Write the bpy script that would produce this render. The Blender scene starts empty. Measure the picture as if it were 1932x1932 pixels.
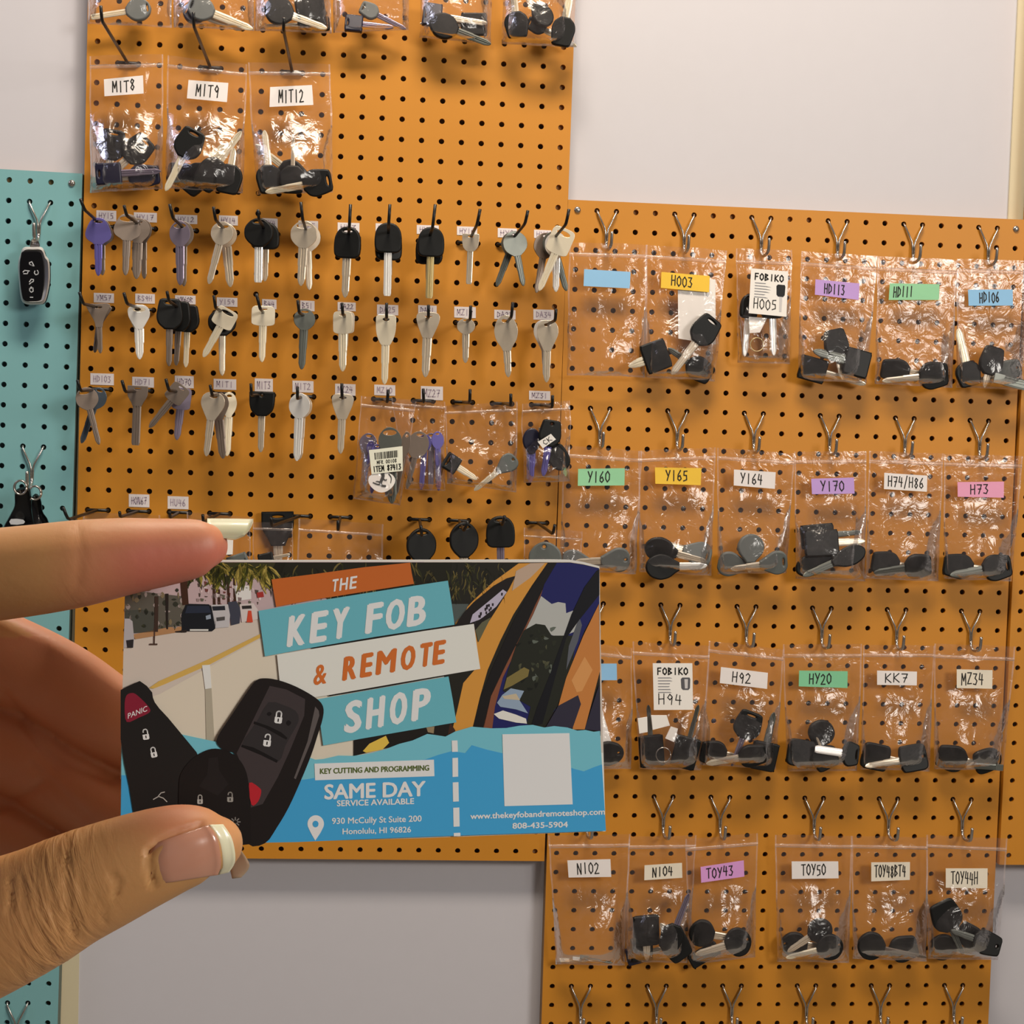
import bpy, bmesh, math, random
from mathutils import Vector, Matrix, noise
from mathutils.bvhtree import BVHTree
S = bpy.context.scene
COL = S.collection
random.seed(7)
# ---------------------------------------------------------------- camera
F = 3072.834                      # focal length in pixels of the 1932 frame
R0 = Vector((0.9951104, -0.0939217, 0.0305611))     # camera right
R1 = Vector((0.0254908, -0.0547176, -0.9981764))    # camera down
R2 = Vector((0.0954226, 0.9940748, -0.0520559))     # camera forward
ZB = 1.75                         # height of the right board's top hole row
CAM = Vector((-0.273756, -2.09585, -0.28135 + ZB))
cd = bpy.data.cameras.new('camera'); cam = bpy.data.objects.new('camera', cd); COL.objects.link(cam)
cd.sensor_width = 36; cd.lens = F / 1932 * 36; cd.clip_start = .02; cd.clip_end = 30
m = Matrix((R0, -R1, -R2)).transposed().to_4x4(); m.translation = CAM
cam.matrix_world = m
S.camera = cam
# ---------------------------------------------------------------- light
w = bpy.data.worlds.new('world'); S.world = w; w.use_nodes = True
wn = w.node_tree; bg = wn.nodes['Background']
wt = wn.nodes.new('ShaderNodeTexCoord'); wz = wn.nodes.new('ShaderNodeTexNoise'); wz.inputs['Scale'].default_value = 2.6; wz.inputs['Detail'].default_value = 2
wr_ = wn.nodes.new('ShaderNodeValToRGB')      # noise patches of dim and pale light, added to enliven metal and film reflections
wr_.color_ramp.elements[0].position = .44; wr_.color_ramp.elements[0].color = (.018, .015, .014, 1)
wr_.color_ramp.elements[1].position = .66; wr_.color_ramp.elements[1].color = (.30, .26, .235, 1)
wn.links.new(wt.outputs['Generated'], wz.inputs['Vector']); wn.links.new(wz.outputs['Fac'], wr_.inputs[0]); wn.links.new(wr_.outputs[0], bg.inputs[0])
bg.inputs[1].default_value = 1.0
def area(name, loc, target, sx, sy, power, col):
    l = bpy.data.lights.new(name, 'AREA'); l.shape = 'RECTANGLE'; l.size = sx; l.size_y = sy
    l.energy = power; l.color = col
    o = bpy.data.objects.new(name, l); COL.objects.link(o); o.location = loc
    o.rotation_euler = (Vector(target) - Vector(loc)).to_track_quat('-Z', 'Y').to_euler()
    return o
area('ceiling_lamp', (-.1, -1.02, 3.3), (-.1, -.25, 1.3), 1.0, .35, 56, (1.0, .87, .71))
area('front_fill', (1.65, -2.8, 2.25), (-.2, -.8, 1.3), .8, .6, 46, (1.0, .94, .86))  # unseen fill added at front right to brighten the card
area('left_cool_fill', (-2.3, -.75, 2.7), (-.9, 0, 1.5), .6, .6, 6, (.72, .74, 1.0))  # unseen cool fill, added to tint the left of the wall lavender
S.view_settings.view_transform = 'Standard'
S.view_settings.look = 'None'
S.view_settings.gamma = 1
S.view_settings.use_curve_mapping = False
S.view_settings.exposure = -.13
S.cycles.transparent_max_bounces = 20
S.cycles.max_bounces = 7
# ---------------------------------------------------------------- helpers
def ray(u, v):
    return R2 + R0 * ((u - 966) / F) + R1 * ((v - 966) / F)
def at(u, v, d=0.0):              # point seen at pixel (u, v), d metres in front of the boards
    r = ray(u, v)
    return CAM + r * ((-d - CAM.y) / r.y)
def near(u, v, z):                # point seen at pixel (u, v) at camera depth z
    return CAM + ray(u, v) * z
REG = dict(A=(150, 0, 3.864), B=(600, 0, 3.7154), C=(0, 300, 4.83), D=(140, 370, 3.864), E=(600, 370, 3.864), F=(130, 690, 3.864),
           G=(600, 700, 3.788), H=(0, 820, 3.864), I=(1060, 370, 4.391), J=(1480, 380, 4.274), K=(1050, 750, 4.293), L=(1480, 750, 4.274),
           M=(1110, 1110, 4.954), N=(1460, 1110, 4.093), O=(1010, 1480, 4.273), P=(1440, 1480, 3.927),
           Q1=(160, 0, 7.43), Q2=(400, 0, 7.43), Q3=(630, 0, 7.43), Q4=(860, 0, 7.43), R1=(660, 720, 8.05), R2=(830, 720, 6.9),
           S1=(150, 380, 7.728), S2=(380, 380, 7.728), S3=(150, 545, 7.728), S4=(380, 545, 7.728), S5=(130, 700, 7.156), S6=(380, 700, 6.232),
           S7=(380, 930, 5.084), S8=(740, 930, 4.83), V=(680, 1040, 4.025), X=(480, 1060, 4.391), Y=(560, 1350, 3.22), Z=(210, 1260, 4.493),
           T=(210, 1040, 3.864), px=(0, 0, 1))
def pp(r, p):
    ox, oy, s = REG[r]
    return (ox + p[0] / s, oy + p[1] / s)
MATS = {}
def srgb(h):
    h = h.lstrip('#'); c = [int(h[i:i + 2], 16) / 255 for i in (0, 2, 4)]
    return tuple(x / 12.92 if x <= .04045 else ((x + .055) / 1.055) ** 2.4 for x in c) + (1,)
def mat(name, col, rough=.5, metal=0.0, var=0.0, scale=60, bump=0.0, spec=.5, sss=0.0, coat=0.0):
    if name in MATS: return MATS[name]
    M = bpy.data.materials.new(name); M.use_nodes = True; nt = M.node_tree; b = nt.nodes['Principled BSDF']
    c = srgb(col) if isinstance(col, str) else col
    b.inputs['Base Color'].default_value = c; b.inputs['Roughness'].default_value = rough; b.inputs['Metallic'].default_value = metal
    b.inputs['Specular IOR Level'].default_value = spec; b.inputs['Coat Weight'].default_value = coat
    if sss:
        b.inputs['Subsurface Weight'].default_value = sss; b.inputs['Subsurface Radius'].default_value = (.006, .002, .001); b.inputs['Subsurface Scale'].default_value = 1
    if var or bump:
        tc = nt.nodes.new('ShaderNodeTexCoord'); n = nt.nodes.new('ShaderNodeTexNoise'); n.inputs['Scale'].default_value = scale; n.inputs['Detail'].default_value = 5
        nt.links.new(tc.outputs['Object'], n.inputs['Vector'])
        if var:
            mx = nt.nodes.new('ShaderNodeMix'); mx.data_type = 'RGBA'; mx.blend_type = 'MIX'
            mx.inputs[6].default_value = tuple(x * (1 - var) for x in c[:3]) + (1,); mx.inputs[7].default_value = tuple(min(1, x * (1 + var)) for x in c[:3]) + (1,)
            nt.links.new(n.outputs['Fac'], mx.inputs[0]); nt.links.new(mx.outputs[2], b.inputs['Base Color'])
        if bump:
            bp = nt.nodes.new('ShaderNodeBump'); bp.inputs['Strength'].default_value = bump; bp.inputs['Distance'].default_value = .001
            nt.links.new(n.outputs['Fac'], bp.inputs['Height']); nt.links.new(bp.outputs['Normal'], b.inputs['Normal'])
    MATS[name] = M
    return M
def film(name, veil, vcol):
    M = bpy.data.materials.new(name); M.use_nodes = True; nt = M.node_tree; N = nt.nodes; L = nt.links
    for n in list(N): N.remove(n)
    o = N.new('ShaderNodeOutputMaterial'); tr = N.new('ShaderNodeBsdfTransparent'); tr.inputs[0].default_value = (.985, .975, .98, 1)
    df = N.new('ShaderNodeBsdfDiffuse'); df.inputs[0].default_value = vcol
    tl = N.new('ShaderNodeBsdfTranslucent'); tl.inputs[0].default_value = vcol
    gl = N.new('ShaderNodeBsdfGlossy'); gl.inputs['Roughness'].default_value = .16
    tc = N.new('ShaderNodeTexCoord'); nz = N.new('ShaderNodeTexNoise'); nz.inputs['Scale'].default_value = 55; nz.inputs['Detail'].default_value = 3; nz.inputs['Distortion'].default_value = .8
    L.new(tc.outputs['Object'], nz.inputs['Vector'])
    bp = N.new('ShaderNodeBump'); bp.inputs['Strength'].default_value = .55; bp.inputs['Distance'].default_value = .004
    L.new(nz.outputs['Fac'], bp.inputs['Height']); L.new(bp.outputs['Normal'], gl.inputs['Normal'])
    ad = N.new('ShaderNodeMixShader'); ad.inputs[0].default_value = .35; L.new(df.outputs[0], ad.inputs[1]); L.new(tl.outputs[0], ad.inputs[2])
    m1 = N.new('ShaderNodeMixShader'); mr = N.new('ShaderNodeMapRange'); mr.inputs['From Min'].default_value = .3; mr.inputs['From Max'].default_value = .75
    mr.inputs['To Min'].default_value = veil * .55; mr.inputs['To Max'].default_value = veil * 1.5
    L.new(nz.outputs['Fac'], mr.inputs['Value']); L.new(mr.outputs[0], m1.inputs[0]); L.new(tr.outputs[0], m1.inputs[1]); L.new(ad.outputs[0], m1.inputs[2])
    lw = N.new('ShaderNodeLayerWeight'); lw.inputs['Blend'].default_value = .32
    mul = N.new('ShaderNodeMath'); mul.operation = 'MULTIPLY_ADD'; mul.inputs[1].default_value = .6; mul.inputs[2].default_value = .014
    L.new(lw.outputs['Fresnel'], mul.inputs[0])
    m2 = N.new('ShaderNodeMixShader'); L.new(mul.outputs[0], m2.inputs[0]); L.new(m1.outputs[0], m2.inputs[1]); L.new(gl.outputs[0], m2.inputs[2])
    L.new(m2.outputs[0], o.inputs[0]); MATS[name] = M
    return M
def mesh_obj(name, verts, faces, mats, parent=None, fm=None, smooth=False):
    me = bpy.data.meshes.new(name); me.from_pydata([tuple(v) for v in verts], [], faces); me.update()
    for M in (mats if isinstance(mats, (list, tuple)) else [mats]): me.materials.append(M)
    if fm: me.polygons.foreach_set('material_index', fm)
    if smooth: me.polygons.foreach_set('use_smooth', [True] * len(me.polygons))
    o = bpy.data.objects.new(name, me); COL.objects.link(o)
    if parent: o.parent = parent; o.matrix_parent_inverse = parent.matrix_world.inverted() if parent.type != 'EMPTY' else Matrix.Translation(-parent.location)
    return o
def tag(o, label, cat, group=None, kind=None):
    if label: o['label'] = label
    if cat: o['category'] = cat
    if group: o['group'] = group
    if kind: o['kind'] = kind
    return o
def thing(name, loc, label, cat, group=None):
    o = bpy.data.objects.new(name, None); COL.objects.link(o); o.location = loc; o.empty_display_size = .01
    return tag(o, label, cat, group)
class MB:                          # collects verts / faces / material slots
    def __init__(s): s.v = []; s.f = []; s.m = []
    def add(s, v, f, mi=0):
        b = len(s.v); s.v += [Vector(x) for x in v]; s.f += [tuple(b + i for i in q) for q in f]; s.m += [mi] * len(f)
    def box(s, lo, hi, mi=0):
        x0, y0, z0 = lo; x1, y1, z1 = hi
        s.add([(x0, y0, z0), (x1, y0, z0), (x1, y1, z0), (x0, y1, z0), (x0, y0, z1), (x1, y0, z1), (x1, y1, z1), (x0, y1, z1)],
              [(0, 3, 2, 1), (4, 5, 6, 7), (0, 1, 5, 4), (1, 2, 6, 5), (2, 3, 7, 6), (3, 0, 4, 7)], mi)
    def tube(s, pts, r, n=8, mi=0, cap=True, up=Vector((0.3, 0.2, 1))):
        pts = [Vector(p) for p in pts]; rs = r if isinstance(r, (list, tuple)) else [r] * len(pts); rings = []; x = None
        for i, p in enumerate(pts):
            t = (pts[min(i + 1, len(pts) - 1)] - pts[max(i - 1, 0)]).normalized()
            x = (up.cross(t) if x is None else x - t * x.dot(t)).normalized(); y = t.cross(x)
            rings.append([p + x * (rs[i] * math.cos(a)) + y * (rs[i] * math.sin(a)) for a in [2 * math.pi * k / n for k in range(n)]])
        f = [(i * n + k, i * n + (k + 1) % n, (i + 1) * n + (k + 1) % n, (i + 1) * n + k) for i in range(len(pts) - 1) for k in range(n)]
        if cap: f += [tuple(range(n - 1, -1, -1)), tuple((len(pts) - 1) * n + k for k in range(n))]
        s.add([v for q in rings for v in q], f, mi)
    def build(s, name, mats, parent=None, smooth=False): return mesh_obj(name, s.v, s.f, mats, parent, s.m, smooth)
def catmull(p, n=5, closed=False):
    p = [Vector(q) for q in p]; out = []; L = len(p)
    for i in range(L if closed else L - 1):
        a, b, c, d = (p[(i - 1) % L], p[i], p[(i + 1) % L], p[(i + 2) % L]) if closed else (p[max(i - 1, 0)], p[i], p[i + 1], p[min(i + 2, L - 1)])
        for k in range(n):
            t = k / n
            out.append(.5 * ((2 * b) + (c - a) * t + (2 * a - 5 * b + 4 * c - d) * t * t + (3 * b - a - 3 * c + d) * t ** 3))
    if not closed: out.append(p[-1])
    return out
ORD = ['first', 'second', 'third', 'fourth', 'fifth', 'sixth', 'seventh', 'eighth', 'ninth', 'tenth', 'eleventh', 'twelfth']
# ---------------------------------------------------------------- materials
ORANGE = mat('orange_hardboard', '#c2801c', .55, var=.05, scale=9, bump=.05)
TEAL = mat('teal_hardboard', '#78acb0', .5, var=.05, scale=9, bump=.05)
EDGE = mat('board_edge_grey_green', '#5d6a62', .7)
WOOD = mat('furring_wood', '#8d6b45', .8, var=.1, scale=30)
WALL = mat('painted_wall', '#c4c2c8', .6, var=.015, scale=40, bump=.06)
BEIGE = mat('beige_wall_strip', '#cdc3a5', .7, var=.02)
BLKW = mat('black_powder_coat', '#0b0a09', .38)
CHROME = mat('zinc_wire', '#b9b3ac', .24, .9)
BLACK = mat('black_plastic', '#0c0d0d', .5, var=.1, scale=300, spec=.32)
NAVY = mat('blue_black_plastic', '#15152c', .4)
GREYP = mat('grey_plastic', '#5b605e', .5)
FILM = film('clear_bag_film', .02, (.96, .84, .86, 1))
ZIP = film('bag_zip_film', .22, (.98, .86, .84, 1))
PAPER = mat('white_paper', '#e4dcdc', .8)
INK = mat('black_ink', '#17140f', .7)
FAINT = mat('faded_ink', '#b3a3b0', .8)
WHITE = mat('white_label_stock', '#ece8e2', .6)
METAL = dict(silver=mat('nickel_silver', '#d9ccb8', .3, .55, var=.06, scale=200), cream=mat('bright_nickel', '#f0e5cc', .3, .45, var=.04, scale=200),
             white=mat('polished_nickel', '#f5f3ef', .26, .45), brown=mat('tarnished_nickel', '#8b7d72', .4, .6, var=.06, scale=200),
             dark=mat('dark_steel', '#676a64', .4, .6, var=.08, scale=200), purple=mat('violet_reflecting_nickel', '#6d66ad', .32, .5),  # violet: bluish reflection on the metal put into its base colour
             mauve=mat('violet_grey_nickel', '#8b8092', .34, .6), blue=mat('blue_steel', '#687684', .3, .7), brass=mat('pale_brass', '#d5c28d', .32, .7))
STK = dict(white='#e8e2e0', cream='#e6ddcb', blue='#8dbfe6', yellow='#eec33f', purple='#bd9ad8', green='#93cfa2', pink='#e6a0c0', lilac='#d79ad6', mint='#7fc69a')
# ---------------------------------------------------------------- the wall
WY = .024
def struct(o, name=None): o['kind'] = 'structure'; return o
b = MB(); b.box((-3, WY, 0), (3, WY + .1, 3.2)); struct(b.build('wall_back', WALL))
b = MB(); b.box((-3, -4, -.1), (3, WY, 0)); struct(b.build('floor', mat('grey_floor', '#8d8880', .6, var=.05, scale=6)))
b = MB(); x0 = at(116, 1900, -WY).x; x1 = at(148, 1900, -WY).x
b.box((x0 - .02, WY - .0012, .2), (x1, WY + .001, at(140, 330).z)); struct(b.build('trim_1', BEIGE))
xr = at(1919, 10, -WY).x
b = MB(); b.box((xr, WY - .003, ZB - .4), (xr + .3, WY + .001, 3.0)); struct(b.build('trim_2', BEIGE))
# ---------------------------------------------------------------- pegboards
P = .0254
class Board:
    def __init__(s, ox, oz, rot, y=0.0): s.o = Vector((ox, y, oz + ZB)); s.c = math.cos(rot); s.s = math.sin(rot); s.rot = rot
    def pt(s, c, r, d=0.0):        # hole column c, row r
        x, z = c * P, -r * P
        return s.o + Vector((s.c * x - s.s * z, -d, s.s * x + s.c * z))
def pegboard(B, c0, c1, r0, r1, m, em, label, strips, thick=.0048):
    root = thing('pegboard', B.pt((c0 + c1) / 2, r1 + .5), label, 'pegboard')
    mb = MB(); n = 14; h = P / 2; rr = .0035
    circ = [(rr * math.cos(2 * math.pi * k / n), rr * math.sin(2 * math.pi * k / n)) for k in range(n)]
    sq = []
    for k in range(n):
        x, y = circ[k]; t = h / max(abs(x), abs(y)); sq.append((x * t, y * t))
    cor = [(h, h), (-h, h), (-h, -h), (h, -h)]
    for c in range(c0, c1 + 1):
        for r in range(r0, r1 + 1):
            q = lambda x, y, d: B.pt(c + x / P, r - y / P, d)
            v = [q(x, y, 0) for x, y in circ] + [q(x, y, 0) for x, y in sq] + [q(x, y, 0) for x, y in cor] + [q(x, y, -thick) for x, y in circ]
            f = []; fm = []
            for k in range(n):
                j = (k + 1) % n; a, bq = sq[k], sq[j]; mid = None
                for ci, (cx, cy) in enumerate(cor):
                    ang = math.atan2(cy, cx) % (2 * math.pi); a0 = 2 * math.pi * k / n; a1 = 2 * math.pi * (k + 1) / n
                    if a0 + 1e-6 < ang < a1 - 1e-6: mid = ci
                f.append((k, n + k, 2 * n + mid, n + j, j) if mid is not None else (k, n + k, n + j, j))
                f.append((k, j, 2 * n + 4 + j, 2 * n + 4 + k))
            mb.add(v, f)
    o = mb.build('front_panel', m, root)
    bm = bmesh.new(); bm.from_mesh(o.data); bmesh.ops.remove_doubles(bm, verts=bm.verts, dist=1e-6); bmesh.ops.recalc_face_normals(bm, faces=bm.faces); bm.to_mesh(o.data); bm.free()
    a, bq, cq, dq = [(c0 - .5, r0 - .5), (c1 + .5, r0 - .5), (c1 + .5, r1 + .5), (c0 - .5, r1 + .5)]
    e = MB(); ring = [a, bq, cq, dq]; dep = strips.get('depth', thick)
    e.add([B.pt(*p, 0) for p in ring] + [B.pt(*p, -dep) for p in ring], [(i, (i + 1) % 4, 4 + (i + 1) % 4, 4 + i) for i in range(4)])
    e.build('board_edge', em, root)
    for (ca, cb, ra, rb) in strips['bars']:
        s = MB(); p = [(ca, ra), (cb, ra), (cb, rb), (ca, rb)]
        s.add([B.pt(*k, -thick - .0006) for k in p] + [B.pt(*k, -WY + .0005) for k in p], [(0, 1, 2, 3), (7, 6, 5, 4)] + [(i, 4 + i, 4 + (i + 1) % 4, (i + 1) % 4) for i in range(4)])
        s.build('furring_light_seal', WOOD, root)  # wood behind the edge holes; thin bars also shut light out
    for (c, r) in strips['screws']:
        s = MB(); ctr = B.pt(c, r, 0); k = 12
        rings = [[ctr + Vector((R * math.cos(t), -y, R * math.sin(t))) for t in [2 * math.pi * i / k for i in range(k)]] for R, y in ((.0044, .0004), (.0038, .0016), (.002, .0024))]
        f = [(i * k + j, i * k + (j + 1) % k, (i + 1) * k + (j + 1) % k, (i + 1) * k + j) for i in range(2) for j in range(k)] + [tuple(2 * k + j for j in range(k))]
        s.add([v for q in rings for v in q], f); s.box(ctr + Vector((-.0016, -.0026, -.0003)), ctr + Vector((.0016, -.0022, .0003)))
        s.build('screw', CHROME, root, True)
    return root
BR = Board(0, 0, 0); BL = Board(-.608668, .182299, -.003995); BT = Board(-.713065 , .006366, -.012349, -.002)
bx = at(1903.5, 1614, .006); BX = Board(bx.x, bx.z - ZB, 0, -.006)
right_board = pegboard(BR, 0, 23, 0, 47, ORANGE, ORANGE, 'orange pegboard on the right with silver forked hooks and rows of coloured labels',
    dict(bars=[(-.5, 13.0, -.5, .55), (-.5, -.1, .55, 47.5), (23.35, 23.5, .5, 47.5), (13.0, 23.5, -.5, -.36)], screws=[(0, 0), (23, 0)]))  # thin top right bar is added, unseen, to keep those holes dark
left_board = pegboard(BL, 0, 23, -7, 40, ORANGE, ORANGE, 'tall orange pegboard in the middle with black hooks and bare hanging keys',
    dict(bars=[(22.45, 23.5, -7.5, 40.5), (-.5, .45, -7.5, 11), (-.5, -.3, 11, 40.5), (.5, 22.4, 40.3, 40.5)], screws=[]))
teal_board = pegboard(BT, -8, 3, 0, 47, TEAL, EDGE, 'teal pegboard at the left edge holding remote fobs',
    dict(bars=[(-8.5, 2.2, -.5, .4), (3.1, 3.45, .6, 47.4)], screws=[(3, 0)], depth=.021))
far_board = pegboard(BX, 0, 4, -52, 0, ORANGE, ORANGE, 'narrow strip of a third orange pegboard at the right edge of the frame',
    dict(bars=[(-.45, -.2, -52.4, .4)], screws=[], depth=.02))
# ---------------------------------------------------------------- handwriting (stroke letters)
GL = {'0': [[(.5, 1), (.12, .75), (.1, .3), (.45, 0), (.85, .25), (.88, .7), (.5, 1)]], '1': [[(.5, 1), (.48, 0)]], '2': [[(.1, .8), (.45, 1), (.8, .8), (.6, .45), (.08, .02), (.92, .05)]],
      '3': [[(.1, .95), (.8, .95), (.45, .58), (.85, .35), (.6, .02), (.1, .08)]], '4': [[(.3, 1), (.12, .45), (.9, .42)], [(.72, .9), (.66, 0)]], '5': [[(.85, .98), (.25, .95), (.2, .58), (.75, .55), (.8, .15), (.15, .02)]],
      '6': [[(.7, 1), (.2, .55), (.15, .15), (.5, 0), (.85, .2), (.6, .5), (.18, .35)]], '7': [[(.08, .95), (.88, .95), (.4, 0)], [(.3, .5), (.8, .52)]], '8': [[(.8, .85), (.45, 1), (.2, .78), (.8, .28), (.5, 0), (.18, .22), (.8, .85)]],
      '9': [[(.82, .7), (.5, .45), (.18, .68), (.5, 1), (.82, .75), (.7, 0)]], 'A': [[(.02, 0), (.45, 1), (.92, 0)], [(.2, .38), (.78, .38)]], 'B': [[(.12, 0), (.15, 1), (.7, .85), (.2, .55), (.85, .25), (.12, 0)]],
      'C': [[(.9, .85), (.45, 1), (.1, .5), (.4, 0), (.9, .12)]], 'D': [[(.12, 0), (.15, 1), (.8, .7), (.8, .3), (.12, 0)]], 'E': [[(.85, 1), (.15, .98), (.12, 0), (.88, .03)], [(.14, .52), (.7, .52)]], 'F': [[(.85, 1), (.15, .98), (.12, 0)], [(.14, .52), (.7, .52)]],
      'G': [[(.85, .85), (.4, 1), (.1, .5), (.45, 0), (.88, .25), (.55, .4)]], 'H': [[(.12, 1), (.1, 0)], [(.85, 1), (.82, 0)], [(.1, .48), (.84, .52)]], 'I': [[(.5, 1), (.48, 0)]], 'J': [[(.7, 1), (.68, .2), (.4, 0), (.1, .2)]],
      'K': [[(.12, 1), (.1, 0)], [(.85, 1), (.14, .48), (.9, 0)]], 'L': [[(.15, 1), (.12, 0), (.85, .03)]], 'M': [[(.05, 0), (.12, 1), (.48, .35), (.85, 1), (.92, 0)]], 'N': [[(.1, 0), (.14, 1), (.8, 0), (.85, 1)]],
      'O': [[(.5, 1), (.1, .7), (.12, .25), (.5, 0), (.88, .3), (.85, .75), (.5, 1)]], 'P': [[(.12, 0), (.15, 1), (.82, .82), (.7, .5), (.14, .45)]], 'R': [[(.12, 0), (.15, 1), (.8, .8), (.14, .48), (.88, 0)]],
      'S': [[(.85, .85), (.4, 1), (.15, .75), (.8, .3), (.5, 0), (.1, .15)]], 'T': [[(.02, .97), (.95, 1)], [(.5, 1), (.46, 0)]], 'U': [[(.12, 1), (.15, .2), (.5, 0), (.82, .25), (.86, 1)]], 'V': [[(.08, 1), (.48, 0), (.9, 1)]],
      'X': [[(.1, 1), (.9, 0)], [(.88, 1), (.1, 0)]], 'Y': [[(.08, 1), (.48, .5)], [(.92, 1), (.3, 0)]], 'Z': [[(.1, .97), (.88, .98), (.1, .02), (.92, .05)]], '/': [[(.75, 1.1), (.2, -.15)]], '-': [[(.1, .5), (.85, .5)]], '#': [[(.3, 1), (.2, 0)], [(.75, 1), (.65, 0)], [(.05, .65), (.95, .65)], [(.02, .32), (.92, .32)]], ' ': []}
def strokes(mb, txt, fmap, x0, x1, y0, y1, wd, mi=0, jit=0.0):
    n = len(txt); cw = (x1 - x0) / n
    for i, ch in enumerate(txt):
        dy = random.uniform(-jit, jit) * (y1 - y0)
        for st in GL.get(ch.upper(), []):
            q = [fmap(x0 + cw * (i + .06 + .84 * a), y0 + (y1 - y0) * c + dy) for a, c in st]
            for a, c in zip(q, q[1:]):
                t = (c - a); L = t.length
                if L < 1e-6: continue
                t /= L; s = Vector((0, -1, 0)).cross(t).normalized() * (wd / 2); e = t * (wd * .35)
                mb.add([a - e - s, c + e - s, c + e + s, a - e + s], [(0, 1, 2, 3)], mi)
def quad_map(c4, lift):            # c4: world corners TL TR BR BL -> f(x right 0..1, y up 0..1)
    tl, tr, br, bl = c4; nrm = (tr - tl).cross(bl - tl).normalized()
    if nrm.y > 0: nrm = -nrm
    return lambda x, y: (tl * (1 - x) + tr * x) * y + (bl * (1 - x) + br * x) * (1 - y) + nrm * lift
def label_stock(c4, m, name, parent, th=.00035):
    f0 = quad_map(c4, 0); f1 = quad_map(c4, th); mb = MB(); cs = [(0, 0), (1, 0), (1, 1), (0, 1)]
    mb.add([f0(*c) for c in cs] + [f1(*c) for c in cs], [(0, 1, 2, 3), (7, 6, 5, 4)] + [(i, 4 + i, 4 + (i + 1) % 4, (i + 1) % 4) for i in range(4)])
    return mb.build(name, m, parent)
def written(c4, txt, name, parent, ink, x0, x1, y0, y1, wd, jit=.05, lift=.0006):
    mb = MB(); strokes(mb, txt, quad_map(c4, lift), x0, x1, y0, y1, wd, 0, jit); return mb.build(name, ink, parent)
# board labels
def board_label(r, x0, y0, x1, y1, txt, ink=FAINT, tilt=0):
    c4 = [at(*pp(r, p), .0002) for p in ((x0, y0), (x1, y0 + tilt), (x1, y1 + tilt), (x0, y1))]
    l = label_stock(c4, PAPER, 'paper_label', left_board); l['label'] = 'small white paper label with faint writing ' + txt
    written(c4, txt, 'handwriting', l, ink, .12, .88, .25, .78, .0011)
for a in [('D', 162, 103, 307, 180, 'HY15'), ('D', 435, 118, 603, 188, 'HY17'), ('D', 735, 135, 897, 200, 'HY12'), ('D', 1055, 140, 1193, 210, 'HY14'), ('D', 1370, 160, 1483, 235, 'HY4'), ('D', 1635, 178, 1778, 250, 'HY5'),
          ('E', 143, 192, 302, 262, 'HY3'), ('E', 420, 198, 560, 268, 'HY18'), ('E', 720, 210, 880, 275, 'HY20'), ('E', 1013, 220, 1160, 283, 'HY16'), ('E', 1310, 233, 1450, 300, 'HY2'), ('E', 1575, 245, 1700, 305, 'HY6'),
          ('D', 143, 705, 290, 775, 'YM57'), ('D', 445, 710, 588, 780, 'BS9H'), ('D', 735, 722, 885, 785, 'YM60R'), ('D', 1040, 738, 1190, 803, 'Y159'), ('D', 1370, 750, 1475, 820, 'B44'), ('D', 1648, 760, 1752, 835, 'B51'),
          ('E', 143, 772, 275, 835, 'DA22'), ('E', 430, 790, 585, 865, 'DA25'), ('E', 730, 795, 865, 870, 'DA31'), ('E', 993, 805, 1150, 885, 'MZ19'), ('E', 1285, 828, 1440, 895, 'DA23'), ('E', 1570, 825, 1720, 900, 'DA34'),
          ('F', 157, 54, 328, 138, 'HD103'), ('F', 462, 80, 620, 155, 'HD71'), ('F', 772, 72, 910, 160, 'HD70'), ('F', 1055, 95, 1220, 172, 'MIT1'), ('F', 1355, 92, 1487, 190, 'MIT3'), ('F', 1630, 108, 1783, 192, 'MIT2'),
          ('G', 122, 90, 268, 172, 'MZ24'), ('G', 402, 97, 552, 172, 'MZ10'), ('G', 735, 107, 893, 205, 'MZ27'), ('G', 1508, 140, 1660, 205, 'MZ31'), ('F', 437, 935, 587, 1028, 'HON67'), ('F', 720, 950, 872, 1042, 'HU46')]:
    board_label(*a, tilt=5)
# ---------------------------------------------------------------- hooks
def black_hook(B, c, r, L, bend, tip, label, group='black peg hooks on the orange board'):
    base = B.pt(c + .5, r, .004)
    root = thing('peg_hook', base, label, 'hook', group)
    l, q = B.pt(c, r, 0), B.pt(c + 1, r, 0)
    mb = MB(); rr = .0021; d = Vector((0, -1, 0))
    mb.tube([l - d * .008, l + d * .002, l + d * .004 + (q - l) * .12, base, q + d * .004 - (q - l) * .12, q + d * .002, q - d * .008], rr, 8)
    mb.build('cross_bar', BLKW, root, True)
    b1 = at(*bend, L); t1 = at(*tip, L + .006)
    dz = (b1 - base).normalized()
    pts = [base, base + (b1 - base) * .5, b1 - dz * .006, b1 - dz * .001 + (t1 - b1).normalized() * .002, b1 + (t1 - b1).normalized() * .007, t1]
    mb = MB(); mb.tube(pts, rr * .92, 8); mb.build('prong', BLKW, root, True)
    return root
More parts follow.
